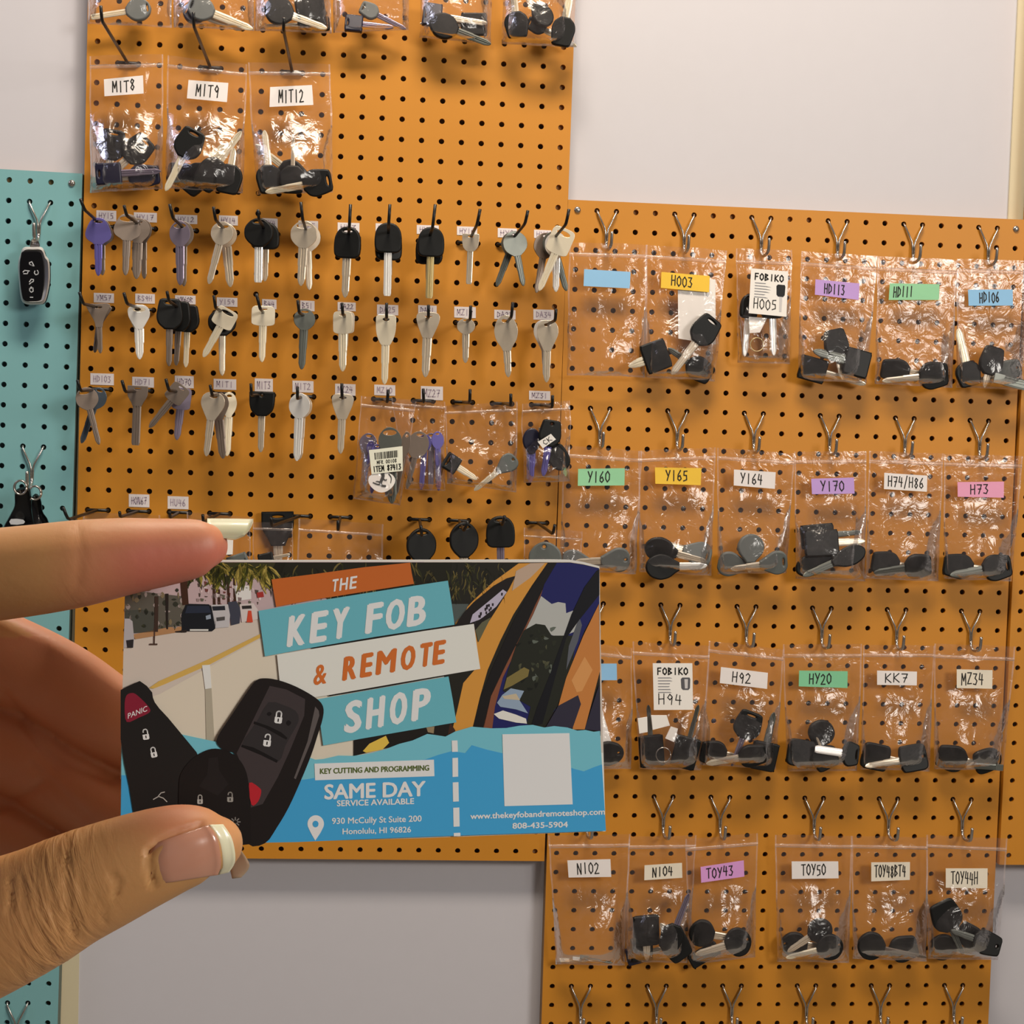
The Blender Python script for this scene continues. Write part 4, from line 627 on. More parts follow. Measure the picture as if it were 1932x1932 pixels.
# card stock with a trimmed white edge and a dipped top right corner
out = [(237, 1056), (500, 1056.5), (800, 1056), (1040, 1055.5), (1075, 1056), (1100, 1060), (1131, 1068.5), (1134, 1250), (1142.5, 1568.5), (800, 1581), (455, 1591), (226, 1597)]
mb = MB(); n = len(out); vs = [cp(u, v, 0) for u, v in out] + [cp(u, v, -.00042) for u, v in out]
mb.add(vs, [tuple(range(n)), tuple(reversed(range(n, 2 * n)))] + [(i, n + i, n + (i + 1) % n, (i + 1) % n) for i in range(n)]); mb.build('card_stock', mat('card_stock', '#f6f2ea', .5), card)
E1, E2, E3, E4, E5, E6 = .00003, .00006, .00009, .00012, .00015, .00018
A = Art()
base = [(237, 1060), (800, 1060), (1074, 1060), (1099, 1064), (1130, 1072), (1138, 1420), (1000, 1430), (600, 1470), (227, 1470)]
A.poly('px', base, 'c2b6ab', E1)
A.poly('px', [(300, 1310), (500, 1200), (640, 1300), (700, 1460), (300, 1460), (228, 1400), (228, 1330)], 'cdc3b1', E2)
A.poly('px', [(237, 1060), (800, 1060), (795, 1140), (490, 1168), (330, 1190), (236, 1203)], 'b39ea0', E2)       # pale houses
rs = random.Random(3)
A.poly('px', [(236, 1112), (300, 1120), (345, 1125), (345, 1180), (290, 1190), (236, 1192)], '57534a', E3)
for _ in range(46):
    x, y = rs.uniform(238, 345), rs.uniform(1112, 1184); w_, h_ = rs.uniform(3, 12), rs.uniform(3, 14)
    A.poly('px', rounded([(x, y - h_ / 2), (x + w_ / 2, y), (x, y + h_ / 2), (x - w_ / 2, y)], 2), rs.choice(['2f3026', '6f6a5e', '9a8d88', '3d3f2c', '77694f']), E4)
A.poly('px', [(236, 1152), (268, 1150), (290, 1155), (290, 1192), (236, 1196)], '45463f', E4)
A.poly('px', [(250, 1197), (320, 1183), (345, 1182), (340, 1192), (255, 1206)], 'a67c55', E4)
A.poly('px', [(292, 1125), (299, 1125), (298, 1192), (291, 1192)], '3a2a22', E5); A.poly('px', [(290, 1185), (293, 1185), (292, 1216), (290, 1216)], '4a352c', E5); A.poly('px', [(282, 1214), (297, 1214), (297, 1217), (282, 1217)], '4a352c', E5)
A.poly('px', [(312, 1120), (318, 1120), (317, 1187), (314, 1187)], '241c18', E5); A.poly('px', [(340, 1090), (352, 1086), (356, 1140), (344, 1142)], '3c2417', E5)
for x in (401, 410, 428, 440): A.poly('px', [(x, 1085), (x + 4, 1085), (x + 6, 1142), (x + 1, 1142)], '3c2417', E4)
A.poly('px', [(441, 1105), (473, 1105), (474, 1130), (446, 1134)], 'd9d0cc', E4)
for _ in range(60):
    x, y = rs.uniform(370, 488), rs.uniform(1095, 1142); w_, h_ = rs.uniform(2, 8), rs.uniform(2, 9)
    A.poly('px', [(x, y), (x + w_, y + 1), (x + w_ - 1, y + h_), (x + 1, y + h_)], rs.choice(['8c7a78', 'c7b4b4', '4c4038', 'd8c6c4', '6c3a34', '5a5a4a']), E4)
A.poly('px', [(352, 1061), (540, 1061), (530, 1084), (470, 1076), (420, 1082), (372, 1078)], '34321c', E4)
def frond(cx, cy, ang, ln, h, e, wd=.12):
    pts = []; bend = rs.uniform(.4, 1.1) * (1 if math.cos(ang) > 0 else -1)
    for t in (0, .25, .5, .75, 1): a = ang + bend * t * .6; pts.append((cx + ln * t * math.cos(a), cy + ln * t * math.sin(a)))
    L, R = [], []
    for i, p in enumerate(pts):
        q = pts[min(i + 1, 4)]; o = pts[max(i - 1, 0)]; dx, dy = q[0] - o[0], q[1] - o[1]; k = math.hypot(dx, dy) or 1; ww = ln * wd * (1 - abs(i / 4 - .4) * 1.4) * .5
        L.append((p[0] - dy / k * ww, max(1061, p[1] + dx / k * ww))); R.append((p[0] + dy / k * ww, max(1061, p[1] - dx / k * ww)))
    A.poly('px', L + R[::-1], h, e)
for (cx, cy, n_) in ((372, 1066, 24), (412, 1063, 44), (458, 1064, 40), (498, 1066, 30)):
    for _ in range(n_): frond(cx + rs.uniform(-8, 8), cy + rs.uniform(-2, 6), rs.uniform(.15, 2.95), rs.uniform(18, 52), rs.choice(['6b6a24', '8f8236', '4d4d1c', 'a8954a', '33361a', '2a2a14']), E5, .16)
A.poly('px', [(520, 1061), (700, 1061), (890, 1061), (900, 1120), (860, 1150), (700, 1150), (500, 1100)], '1d1c12', E4)
for _ in range(110): frond(rs.uniform(500, 892), rs.uniform(1061, 1120), rs.uniform(.3, 2.8), rs.uniform(10, 34), rs.choice(['3b3a1c', '5a4f28', '2b2c16', '6d6034', '17170e', '463f22']), E5, .14)
# cars down the street
A.poly('px', [(235, 1167), (244, 1167), (250, 1172), (253, 1205), (252, 1221), (233, 1222)], 'a8a3a6', E5); A.poly('px', [(238, 1208), (252, 1206), (251, 1222), (240, 1222)], '2a2627', E6)
A.poly('px', [(350, 1141), (356, 1139), (394, 1140), (400, 1146), (407, 1172), (406, 1186), (400, 1191), (343, 1191), (342, 1160)], '15171d', E5); A.poly('px', [(353, 1143), (394, 1143), (398, 1156), (349, 1157)], '252b3b', E6)
A.poly('px', [(358, 1187), (393, 1187), (393, 1190), (358, 1190)], 'dcd6cc', E6); A.poly('px', [(388, 1162), (397, 1159), (398, 1167), (389, 1169)], '8b97a6', E6); A.poly('px', [(330, 1191), (352, 1188), (352, 1193), (332, 1193)], '2a211d', E6)
A.poly('px', [(398, 1141), (430, 1140), (434, 1160), (432, 1183), (406, 1185), (402, 1160)], 'b5b2b4', E5); A.poly('px', [(400, 1144), (424, 1143), (425, 1151), (402, 1152)], '22242c', E6); A.poly('px', [(408, 1165), (424, 1163), (424, 1170), (409, 1172)], '4a4746', E6)
A.poly('px', [(430, 1136), (446, 1134), (454, 1150), (452, 1176), (436, 1180)], '3b3d4a', E5); A.poly('px', [(452, 1140), (478, 1138), (486, 1150), (486, 1168), (456, 1174)], 'c7bcb9', E5); A.poly('px', [(456, 1143), (474, 1142), (475, 1148), (457, 1149)], '2a2626', E6)
A.poly('px', [(468, 1152), (474, 1152), (477, 1174), (465, 1174)], 'c2452c', E6); A.poly('px', [(484, 1118), (496, 1116), (498, 1126), (486, 1128)], '9c2f2b', E6)
A.poly('px', [(281, 1298), (300, 1285), (395, 1243), (491, 1196), (491, 1203), (395, 1254), (308, 1292), (290, 1299)], 'c6a253', E4)
A.poly('px', [(381, 1255), (396, 1254), (399, 1298), (387, 1300)], 'e5dfcf', E5); A.poly('px', [(387, 1300), (399, 1298), (405, 1402), (389, 1402)], 'a59d8b', E4)
# yellow car
V = 'V'
A.poly(V, [(690, 85), (1480, 85), (1590, 85), (1690, 100), (1810, 128), (1822, 1400), (640, 1400), (640, 560)], '1f1d16', E5 - .00001)
for _ in range(70): frond(*pp(V, (rs.uniform(700, 1120), rs.uniform(88, 330))), rs.uniform(.4, 2.7), rs.uniform(10, 30), rs.choice(['3b3a1c', '5a4f28', '2b2c16', '6d6034', '17170e']), E5, .14)
A.poly(V, [(640, 400), (820, 400), (760, 560), (640, 600)], '4a5250', E5)
A.poly(V, [(690, 590), (760, 480), (850, 380), (1010, 230), (1200, 92), (1420, 88), (1300, 260), (1160, 480), (1060, 680), (965, 900), (905, 1110), (850, 1345), (690, 1385), (740, 1180), (780, 1000), (900, 860), (870, 640)], 'c58a3a', E5)
A.poly(V, [(1180, 150), (1290, 90), (1400, 90), (1290, 200), (1150, 300)], 'b29a86', E6)
A.poly(V, [(705, 585), (780, 470), (860, 385), (1010, 262), (1110, 205), (1178, 186), (1130, 280), (1040, 430), (950, 570), (890, 690), (858, 550)], '1c1716', E6)
A.poly(V, [(830, 545), (850, 480), (960, 390), (1080, 290), (1110, 310), (1030, 420), (930, 500), (900, 520)], 'aea7ba', E6 + .00002)
for _ in range(16): x, y = rs.uniform(850, 1080), rs.uniform(0, 1); y = 520 - (x - 850) * .85 + rs.uniform(-30, 30); A.poly(V, [(x, y), (x + 14, y), (x + 12, y + 22), (x, y + 20)], '2a2428', E6 + .00004)
A.poly(V, [(870, 600), (920, 540), (990, 500), (930, 620), (895, 690)], '5b5a44', E6 + .00003)
A.poly(V, [(1420, 88), (1490, 88), (1400, 250), (1260, 560), (1110, 850), (990, 1100), (935, 1345), (850, 1345), (905, 1120), (1015, 850), (1165, 520), (1300, 270)], '141112', E6)
A.poly(V, [(1395, 250), (1340, 430), (1205, 700), (1080, 960), (1020, 1180), (1000, 1345), (930, 1345), (985, 1100), (1110, 850), (1257, 560)], '7a4832', E6)
A.poly(V, [(1395, 250), (1490, 88), (1590, 88), (1690, 103), (1810, 130), (1812, 400), (1700, 600), (1560, 960), (1480, 1200), (1350, 1345), (1000, 1345), (1020, 1180), (1080, 960), (1205, 700), (1340, 430)], '1a1d57', E6 + .00001)
A.poly(V, [(1250, 600), (1310, 480), (1370, 340), (1410, 370), (1450, 400), (1500, 385), (1555, 395), (1560, 470), (1640, 440), (1665, 500), (1650, 600), (1500, 660), (1420, 620), (1330, 600)], 'a9aaa6', E6 + .00003)
A.poly(V, [(1240, 600), (1330, 550), (1400, 560), (1450, 640), (1520, 640), (1640, 640), (1600, 900), (1490, 1180), (1370, 1345), (1260, 1310), (1290, 1180), (1080, 1060), (1120, 900), (1180, 720)], '1f2119', E6 + .00004)
for _ in range(36): x, y = rs.uniform(1170, 1500), rs.uniform(580, 1080); A.poly(V, rounded([(x, y), (x + rs.uniform(10, 50), y + rs.uniform(-20, 20)), (x + 10, y + rs.uniform(15, 40))], 2), rs.choice(['34382a', '4a4a36', '12140f', '5a6158', '26291e']), E6 + .00005)
A.poly(V, [(1110, 960), (1240, 880), (1280, 900), (1270, 950), (1150, 1020), (1085, 1050)], '75683a', E6 + .00006)
A.poly(V, [(1035, 1150), (1075, 1090), (1140, 1040), (1240, 1060), (1205, 1130), (1270, 1230), (1180, 1200), (1060, 1180)], '8799ae', E6 + .00006); A.poly(V, [(1075, 1100), (1180, 1080), (1210, 1130), (1090, 1120)], 'b8a98f', E6 + .00007)
A.poly(V, [(1010, 1235), (1080, 1208), (1180, 1240), (1255, 1270), (1262, 1308), (1180, 1300), (1050, 1270)], 'd8d0c8', E6 + .00007)
A.poly(V, [(1790, 150), (1812, 135), (1812, 330), (1660, 520), (1560, 660), (1470, 980), (1380, 1310), (1290, 1335), (1340, 1180), (1450, 900), (1600, 480), (1700, 270)], '0c0d14', E6 + .00007)
A.poly(V, [(1580, 720), (1660, 500), (1680, 560), (1650, 680), (1560, 900)], '53565e', E6 + .00006)
A.poly(V, [(1808, 400), (1818, 900), (1740, 1200), (1700, 1352), (1608, 1352), (1655, 1110), (1500, 1175), (1560, 960), (1690, 640)], 'b9763a', E6 + .00008)
A.poly(V, [(1600, 980), (1700, 800), (1760, 900), (1680, 1060), (1640, 1070)], 'c98d52', E6 + .00009)
A.poly(V, [(1400, 1345), (1500, 1172), (1650, 1092), (1672, 1160), (1605, 1352)], '2b2838', E6 + .00009); A.poly(V, [(1700, 1352), (1810, 1010), (1822, 1365)], '2b2838', E6 + .00009)
A.poly(V, [(660, 1400), (680, 1300), (720, 1360), (700, 1400)], '3a2218', E6); A.poly('Y', [(345, 150), (560, 100), (800, 60), (930, 40), (915, 125), (700, 160), (345, 245)], '1a1613', E6)
A.poly('Y', [(400, 215), (440, 170), (540, 122), (560, 165), (520, 205), (420, 225)], 'd9b24a', E6 + .00002); A.poly('Y', [(785, 70), (835, 65), (830, 108), (795, 100)], '8c7a5e', E6 + .00002)
photo = A.build('street_photo', card); photo['label'] = 'printed photo of a palm street and a yellow car'
# title banners
EB = .00032
def ftext(txt, r, p0, p1, hgt, hx, e, parent, name='lettering', slant=0.0, bold=.0, font_h=None):
    cu = bpy.data.curves.new('t', 'FONT'); cu.body = txt; cu.resolution_u = 3
    t = bpy.data.objects.new('t', cu); me = bpy.data.meshes.new_from_object(t); bpy.data.objects.remove(t); bpy.data.curves.remove(cu)
    V0 = [v.co.copy() for v in me.vertices]; F0 = [tuple(p.vertices) for p in me.polygons]; bpy.data.meshes.remove(me)
    xs = [v.x for v in V0]; x0, x1 = min(xs), max(xs); cap = .729; B = MB()
    a = pp(r, p0); c = pp(r, p1); hh = hgt / REG[r][2]; dx, dy = (c[0] - a[0]), (c[1] - a[1]); k = bold * hh
    for q, (sx, sy) in enumerate(((-1, 0), (1, 0), (0, -.7), (0, .7), (-.7, .5), (.7, -.5)) if bold else ((0, 0),)):
        vs = []
        for v in V0:
            f = (v.x - x0) / (x1 - x0); g = v.y / cap
            vs.append(cp(a[0] + dx * f + slant * hh * g + sx * k, a[1] + dy * f - hh * g + sy * k, e + q * 6e-7))
        B.add(vs, F0)
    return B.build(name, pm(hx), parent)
def spaced(txt, r, p0, p1, hgt, hx, e, parent, fr, slant, bold):   # letters set one by one, fr = left/right fractions
    for ch, (f0, f1) in zip(txt, fr):
        a = (p0[0] + (p1[0] - p0[0]) * f0, p0[1] + (p1[1] - p0[1]) * f0); c = (p0[0] + (p1[0] - p0[0]) * f1, p0[1] + (p1[1] - p0[1]) * f1)
        ftext(ch, r, a, c, hgt, hx, e, parent, 'letter', slant, bold)
def banner(pts, hx, shadow):
    B = Art()
    if shadow: B.poly('X', shadow, '17130f', EB - .00002)
    B.poly('X', pts, hx, EB); return B.build('title_banner', card)
b1 = banner([(140, 145), (500, 100), (900, 45), (1288, 6), (1300, 90), (1320, 182), (900, 248), (500, 312), (178, 372)], 'b75f26', None); b1['label'] = 'orange banner reading THE'
b2 = banner([(32, 405), (600, 310), (1200, 215), (1600, 155), (1630, 340), (1655, 520), (1000, 620), (500, 705), (85, 782)], '62a9b7', [(480, 735), (480, 700), (1000, 610), (1660, 505), (1665, 530), (900, 660)]); b2['label'] = 'blue banner reading KEY FOB'
b3_ = banner([(185, 768), (800, 668), (1400, 572), (1815, 513), (1840, 700), (1868, 886), (1200, 1000), (600, 1105), (225, 1165)], 'dfd8cc', [(600, 1080), (1200, 980), (1590, 915), (1590, 942), (1100, 1030), (620, 1112)]); b3_['label'] = 'white banner reading & REMOTE'
b4_ = banner([(515, 1138), (900, 1070), (1300, 1000), (1605, 948), (1640, 1140), (1670, 1328), (1200, 1408), (800, 1478), (568, 1520)], '62a9b7', None); b4_['label'] = 'blue banner reading SHOP'
EL = EB + .00003
spaced('THE', 'X', (640, 247), (838, 216), 106, 'f2eee4', EL, b1, [(0, .22), (.32, .62), (.74, 1)], .10, .03)
spaced('KEY', 'X', (278, 697), (715, 626), 258, 'f2eee4', EL, b2, [(0, .28), (.43, .69), (.83, 1.09)], .09, .055)
spaced('FOB', 'X', (925, 588), (1385, 512), 248, 'f2eee4', EL, b2, [(0, .24), (.355, .64), (.75, 1.03)], .09, .055)
spaced('&', 'X', (490, 1018), (588, 1002), 172, 'c2662a', EL, b3_, [(0, 1)], .08, .03)
spaced('REMOTE', 'X', (735, 978), (1560, 835), 198, 'c2662a', EL, b3_, [(0, .115), (.178, .272), (.335, .505), (.58, .70), (.768, .865), (.905, 1.0)], .09, .055)
spaced('SHOP', 'X', (750, 1412), (1400, 1295), 262, 'f2eee4', EL, b4_, [(0, .18), (.28, .465), (.575, .755), (.86, 1.05)], .07, .055)
# torn paper lower part
B = Art(); ET = .00040
wave = [(1838, 92), (1800, 97), (1750, 86), (1700, 90), (1640, 71), (1560, 62), (1500, 71), (1430, 55), (1350, 60), (1270, 74), (1180, 76), (1060, 66), (960, 95), (900, 126), (850, 118), (790, 110), (700, 150), (620, 170), (540, 201), (450, 226), (345, 243), (250, 241), (160, 262), (110, 266), (40, 240), (-60, 150), (-220, 100), (-480, 160), (-620, 130), (-760, 100), (-1064, 110)]
low = [(-1072, 790), (-340, 772), (0, 766), (600, 740), (1200, 719), (1874, 698)]
B.poly('Y', [(p[0], p[1]) for p in wave] + low, '6cb2c2', ET)
mid = [(1850, 295), (1800, 312), (1740, 337), (1680, 322), (1600, 290), (1400, 250), (1250, 228), (1150, 205), (1060, 178), (1020, 226), (940, 214), (860, 236), (780, 264), (600, 300), (300, 340), (60, 385), (-100, 400), (-500, 380), (-1066, 360)]
B.poly('Y', mid + low, '3d97c8', ET + .00002)
torn = B.build('torn_paper_panel', card); torn['label'] = 'blue torn-paper panel with contact details'
def plain(name, polys, parent=torn, lb=None):
    B = Art()
    for (r, pts, hx, e) in polys: B.poly(r, pts, hx, e)
    o = B.build(name, parent)
    if lb: o['label'] = lb
    return o
plain('white_box', [('Y', [(105, 290), (830, 266), (833, 366), (109, 391)], 'efebe0', ET + .00005)])
ftext('KEY CUTTING AND PROGRAMMING', 'Y', (140, 352), (800, 331), 34, '52612c', ET + .00008, torn, bold=.045)
ftext('SAME DAY', 'Y', (168, 505), (776, 484), 92, 'f6f4ee', ET + .00006, torn, bold=.045)
ftext('SERVICE AVAILABLE', 'Y', (242, 548), (708, 534), 36, 'f6f4ee', ET + .00006, torn, bold=.045)
ftext('930 McCully St Suite 200', 'Y', (212, 656), (754, 640), 38, 'eef2f2', ET + .00006, torn, bold=.03)
ftext('Honolulu, HI 96826', 'Y', (276, 718), (690, 706), 36, 'eef2f2', ET + .00006, torn, bold=.03)
ftext('www.thekeyfobandremoteshop.com', 'Y', (1052, 626), (1866, 598), 36, 'f6f4ee', ET + .00006, torn, bold=.045)
ftext('808-435-5904', 'Y', (1307, 684), (1641, 675), 35, 'f6f4ee', ET + .00006, torn, bold=.045)
for q in ([(938, 150), (973, 149), (975, 218), (940, 219)], [(942, 256), (976, 254), (977, 369), (943, 371)], [(944, 404), (979, 402), (981, 519), (946, 521)], [(947, 558), (984, 556), (986, 671), (949, 673)], [(950, 711), (990, 709), (991, 729), (951, 731)]):
    plain('dash', [('Y', q, 'f6f4ee', ET + .00005)])
plain('blank_white_square', [('Y', [(1245, 112), (1652, 105), (1672, 537), (1258, 548)], 'f2eee4', ET + .00005)])
pin = [(113 + 50 * math.cos(t), 655 + 52 * math.sin(t)) for t in [math.radians(a) for a in range(150, 391, 12)]] + [(140, 712), (110, 757), (84, 712)]
plain('map_pin', [('Y', pin, 'f2f0ea', ET + .00005), ('Y', [(112 + 18 * math.cos(t), 656 + 20 * math.sin(t)) for t in [2 * math.pi * i / 16 for i in range(16)]], '3d97c8', ET + .00008)])
# printed fobs
EF = .00055
def lockshape(Ar, r, c, h, hx, e, opened=False, tilt=0.0):
    ct, stt = math.cos(tilt), math.sin(tilt); q = lambda x, y: (c[0] + h * (x * ct - y * stt), c[1] + h * (x * stt + y * ct))
    Ar.poly(r, [q(-.3, 0), (q(.3, 0)), q(.3, .42), q(.2, .5), q(-.2, .5), q(-.3, .42)], hx, e)
    arc = [(.2 * math.cos(t), -.28 + .2 * math.sin(t)) for t in [math.radians(a) for a in range(180, 361, 20)]]
    arc = ([(-.2, -.02)] if not opened else [(-.2, -.22)]) + arc + [(.2, 0)]
    Ar.line(r, [q(*p) for p in arc], h * .11, hx, e); Ar.line(r, [q(0, .14), q(0, .34)], h * .1, '1a1615', e + .00002)
f1 = plain('printed_key_fob', [('Z', [(78, 185), (150, 148), (240, 108), (300, 150), (345, 205), (352, 250), (368, 290), (405, 340), (480, 420), (600, 565), (720, 710), (760, 800), (760, 1500), (230, 1500), (150, 1000), (108, 800), (78, 600)], '1c1918', EF), ('Z', rounded([(125, 235), (175, 210), (222, 232), (310, 320), (325, 372), (230, 420), (130, 455), (112, 330)], 3), '7c1c30', EF + .00003)], card, 'black printed fob with red PANIC button')
ftext('PANIC', 'Z', (140, 428), (302, 362), 48, 'd9cfd0', EF + .00006, f1, bold=.01)
Ic = Art(); lockshape(Ic, 'Z', (290, 560), 90, 'd9d6d2', EF + .00006, True, -.15); lockshape(Ic, 'Z', (357, 712), 88, 'd9d6d2', EF + .00006, False, -.2)
Ic.line('Z', [(355, 1110), (400, 1085), (440, 1100), (470, 1130)], 8, 'a8a29c', EF + .00006); Ic.line('Z', [(395, 1085), (420, 1055), (450, 1048)], 8, 'a8a29c', EF + .00006); Ic.build('button_icons', f1)
f3 = plain('printed_key_fob', [('Z', rounded([(1280, 86), (1400, 98), (1560, 155), (1720, 245), (1790, 320), (1790, 420), (1745, 570), (1690, 740), (1600, 960), (1500, 1180), (1400, 1350), (1300, 1482), (1150, 1484), (1080, 1200), (1060, 760), (960, 700), (895, 640), (905, 570), (1010, 410), (1150, 200), (1220, 110)], 3), '1a1413', EF),
      ('Z', [(1340, 150), (1480, 180), (1640, 262), (1632, 400), (1510, 700), (1410, 920), (1280, 1150), (1180, 1180), (1170, 1000), (1060, 720)], '3a3233', EF + .00002), ('Z', [(1725, 325), (1755, 360), (1760, 400), (1690, 620), (1560, 940), (1545, 930), (1660, 620)], '57504f', EF + .00002),
      ('Z', rounded([(1330, 288), (1450, 310), (1560, 362), (1586, 430), (1560, 500), (1470, 660), (1440, 760), (1380, 790), (1240, 720), (1105, 650), (1170, 540), (1250, 420)], 2), '2c2829', EF + .00004),
      ('Z', [(1210, 450), (1330, 490), (1440, 545), (1490, 590), (1480, 605), (1400, 560), (1300, 505), (1205, 470)], '120e0e', EF + .00006), ('Z', [(1105, 648), (1200, 670), (1300, 720), (1410, 780), (1400, 800), (1280, 740), (1100, 665)], '120e0e', EF + .00006),
      ('Z', rounded([(1335, 370), (1358, 385), (1335, 405), (1315, 388)], 3), '141011', EF + .00006), ('Z', rounded([(1498, 440), (1522, 462), (1498, 488), (1478, 464)], 3), '141011', EF + .00006), ('Z', rounded([(1165, 970), (1250, 1010), (1268, 1050), (1240, 1130), (1185, 1155)], 3), 'a9202a', EF + .00006)], card, 'large black printed fob with lock buttons')
Ic = Art(); lockshape(Ic, 'Z', (1415, 415), 105, 'f0edea', EF + .00008, False, .12); lockshape(Ic, 'Z', (1320, 610), 105, 'e8e5e1', EF + .00008, True, .12); Ic.build('button_icons', f3)
f2 = plain('printed_key_fob', [('Z', rounded([(572, 980), (600, 870), (680, 770), (790, 700), (880, 680), (980, 700), (1070, 760), (1130, 850), (1162, 980), (1175, 1200), (1178, 1400), (1160, 1490), (900, 1495), (640, 1490), (575, 1300)], 3), '161110', EF + .00010), ('Z', [(820, 760), (900, 750), (910, 860), (990, 980), (900, 1080), (740, 1000), (810, 900)], '1d1818', EF + .00012)], card, 'round-topped black printed fob')
Ic = Art(); lockshape(Ic, 'Z', (750, 1110), 78, 'a8a29c', EF + .00014); lockshape(Ic, 'Z', (1005, 1090), 84, '8f8a84', EF + .00014, True)
for a in range(0, 360, 45): Ic.line('Z', [(1048 + 18 * math.cos(math.radians(a)), 1300 + 16 * math.sin(math.radians(a))), (1048 + 42 * math.cos(math.radians(a)), 1300 + 38 * math.sin(math.radians(a)))], 9, '7b7672', EF + .00014)
Ic.build('button_icons', f2)
# ---------------------------------------------------------------- hand
def sk():
    M = bpy.data.materials.new('skin'); M.use_nodes = True; nt = M.node_tree; N = nt.nodes; L = nt.links; b = N['Principled BSDF']
    b.inputs['Roughness'].default_value = .52; b.inputs['Subsurface Weight'].default_value = .22; b.inputs['Subsurface Radius'].default_value = (.005, .0016, .0009); b.inputs['Subsurface Scale'].default_value = .7
    tc = N.new('ShaderNodeTexCoord'); n1 = N.new('ShaderNodeTexNoise'); n1.inputs['Scale'].default_value = 38; n1.inputs['Detail'].default_value = 4
    at_ = N.new('ShaderNodeAttribute'); at_.attribute_name = 'blush'
    mx = N.new('ShaderNodeMix'); mx.data_type = 'RGBA'; mx.inputs[6].default_value = srgb('#c8935c'); mx.inputs[7].default_value = srgb('#c4705a')
    ad = N.new('ShaderNodeMath'); ad.operation = 'MULTIPLY_ADD'; ad.inputs[1].default_value = .35; ad.inputs[2].default_value = -.12; L.new(n1.outputs['Fac'], ad.inputs[0])
    a2 = N.new('ShaderNodeMath'); a2.operation = 'ADD'; a2.use_clamp = True; L.new(ad.outputs[0], a2.inputs[0]); L.new(at_.outputs['Fac'], a2.inputs[1]); L.new(tc.outputs['Object'], n1.inputs['Vector'])
    L.new(a2.outputs[0], mx.inputs[0]); L.new(mx.outputs[2], b.inputs['Base Color'])
    ax = (near(330, 1601, .2755) - near(60, 1718, .2745)).normalized(); up_ = (-R1 - ax * (-R1).dot(ax)).normalized(); fw = ax.cross(up_)
    cx = N.new('ShaderNodeCombineXYZ')
    for i, (d, sc) in enumerate(((ax, 620), (up_, 95), (fw, 95))):
        vm = N.new('ShaderNodeVectorMath'); vm.operation = 'DOT_PRODUCT'; vm.inputs[1].default_value = d * sc; L.new(tc.outputs['Object'], vm.inputs[0]); L.new(vm.outputs['Value'], cx.inputs[i])
    n2 = N.new('ShaderNodeTexNoise'); n2.inputs['Scale'].default_value = 1.0; n2.inputs['Detail'].default_value = 4; n2.inputs['Distortion'].default_value = .6; L.new(cx.outputs[0], n2.inputs['Vector'])
    kn = N.new('ShaderNodeAttribute'); kn.attribute_name = 'knuckle'; ml = N.new('ShaderNodeMath'); ml.operation = 'MULTIPLY'; L.new(n2.outputs['Fac'], ml.inputs[0]); L.new(kn.outputs['Fac'], ml.inputs[1])
    n3 = N.new('ShaderNodeTexNoise'); n3.inputs['Scale'].default_value = 1100; n3.inputs['Detail'].default_value = 3; L.new(tc.outputs['Object'], n3.inputs['Vector'])
    sm = N.new('ShaderNodeMath'); sm.operation = 'MULTIPLY_ADD'; sm.inputs[1].default_value = .05; L.new(n3.outputs['Fac'], sm.inputs[0]); L.new(ml.outputs[0], sm.inputs[2])
    bp = N.new('ShaderNodeBump'); bp.inputs['Strength'].default_value = 1.0; bp.inputs['Distance'].default_value = .00055; L.new(sm.outputs[0], bp.inputs['Height']); L.new(bp.outputs['Normal'], b.inputs['Normal'])
    return M
SKIN = sk()
hand = thing('hand', near(60, 1400, .30), 'light-skinned hand with long nails pinching the business card', 'hand')
hm_ = MB()
def limb(pts, n=28, lean=0.0):        # (u, v, radius px, camera depth) chain with rounded ends
    c = [Vector((u, v, r, z)) if False else (u, v, r, z) for u, v, r, z in pts]
    q = [Vector((a[0], a[1], a[2])) for a in c]; qz = [Vector((a[3], 0, 0)) for a in c]
    q = catmull(q, 5); qz = catmull(qz, 5); ctr = [near(a.x, a.y, z.x) for a, z in zip(q, qz)]; rad = [a.z * z.x / F for a, z in zip(q, qz)]
    def cap(i, j):
        d = (ctr[i] - ctr[j]).normalized(); r = rad[i]; return [(ctr[i] + d * r * math.sin(a), r * math.cos(a)) for a in (.35, .7, 1.0, 1.25, 1.45)]
    chain = list(reversed(cap(0, 1))) + list(zip(ctr, rad)) + cap(-1, -2)
    b0 = MB(); b0.tube([p for p, _ in chain], [r for _, r in chain], n, up=R2 + R1 * .1)
    if lean:                            # shaped to darken the facing side: its lower half is sheared deeper
        for i, (c, _) in enumerate(chain):
            for k in range(n): q = b0.v[i * n + k]; b0.v[i * n + k] = q + R2 * ((q - c).dot(R1) * lean)
    hm_.add(b0.v, b0.f)
zc = lambda u, v: (cp(u, v) - CAM).dot(R2)
# index finger in front of the card's top edge
limb([(-420, 1150, 108, .292), (-200, 1108, 98, .285), (-60, 1090, 90, .2815), (60, 1076, 86.5, .2800), (150, 1063, 83, .2800), (235, 1050, 74, .2808), (300, 1043, 66, .2820), (355, 1036, 59, .2832), (380, 1031, 53, .2838), (387, 1030, 44, .2842)])
# thumb in front of the card's lower corner
limb([(-420, 1900, 150, .288), (-220, 1830, 140, .280), (-60, 1768, 131, .2755), (60, 1718, 117, .2745), (130, 1682, 108, .2745), (200, 1651, 101, .2745), (270, 1622, 92, .2748), (330, 1601, 83, .2755), (378, 1592, 72, .2768), (405, 1592, 54, .2780)])
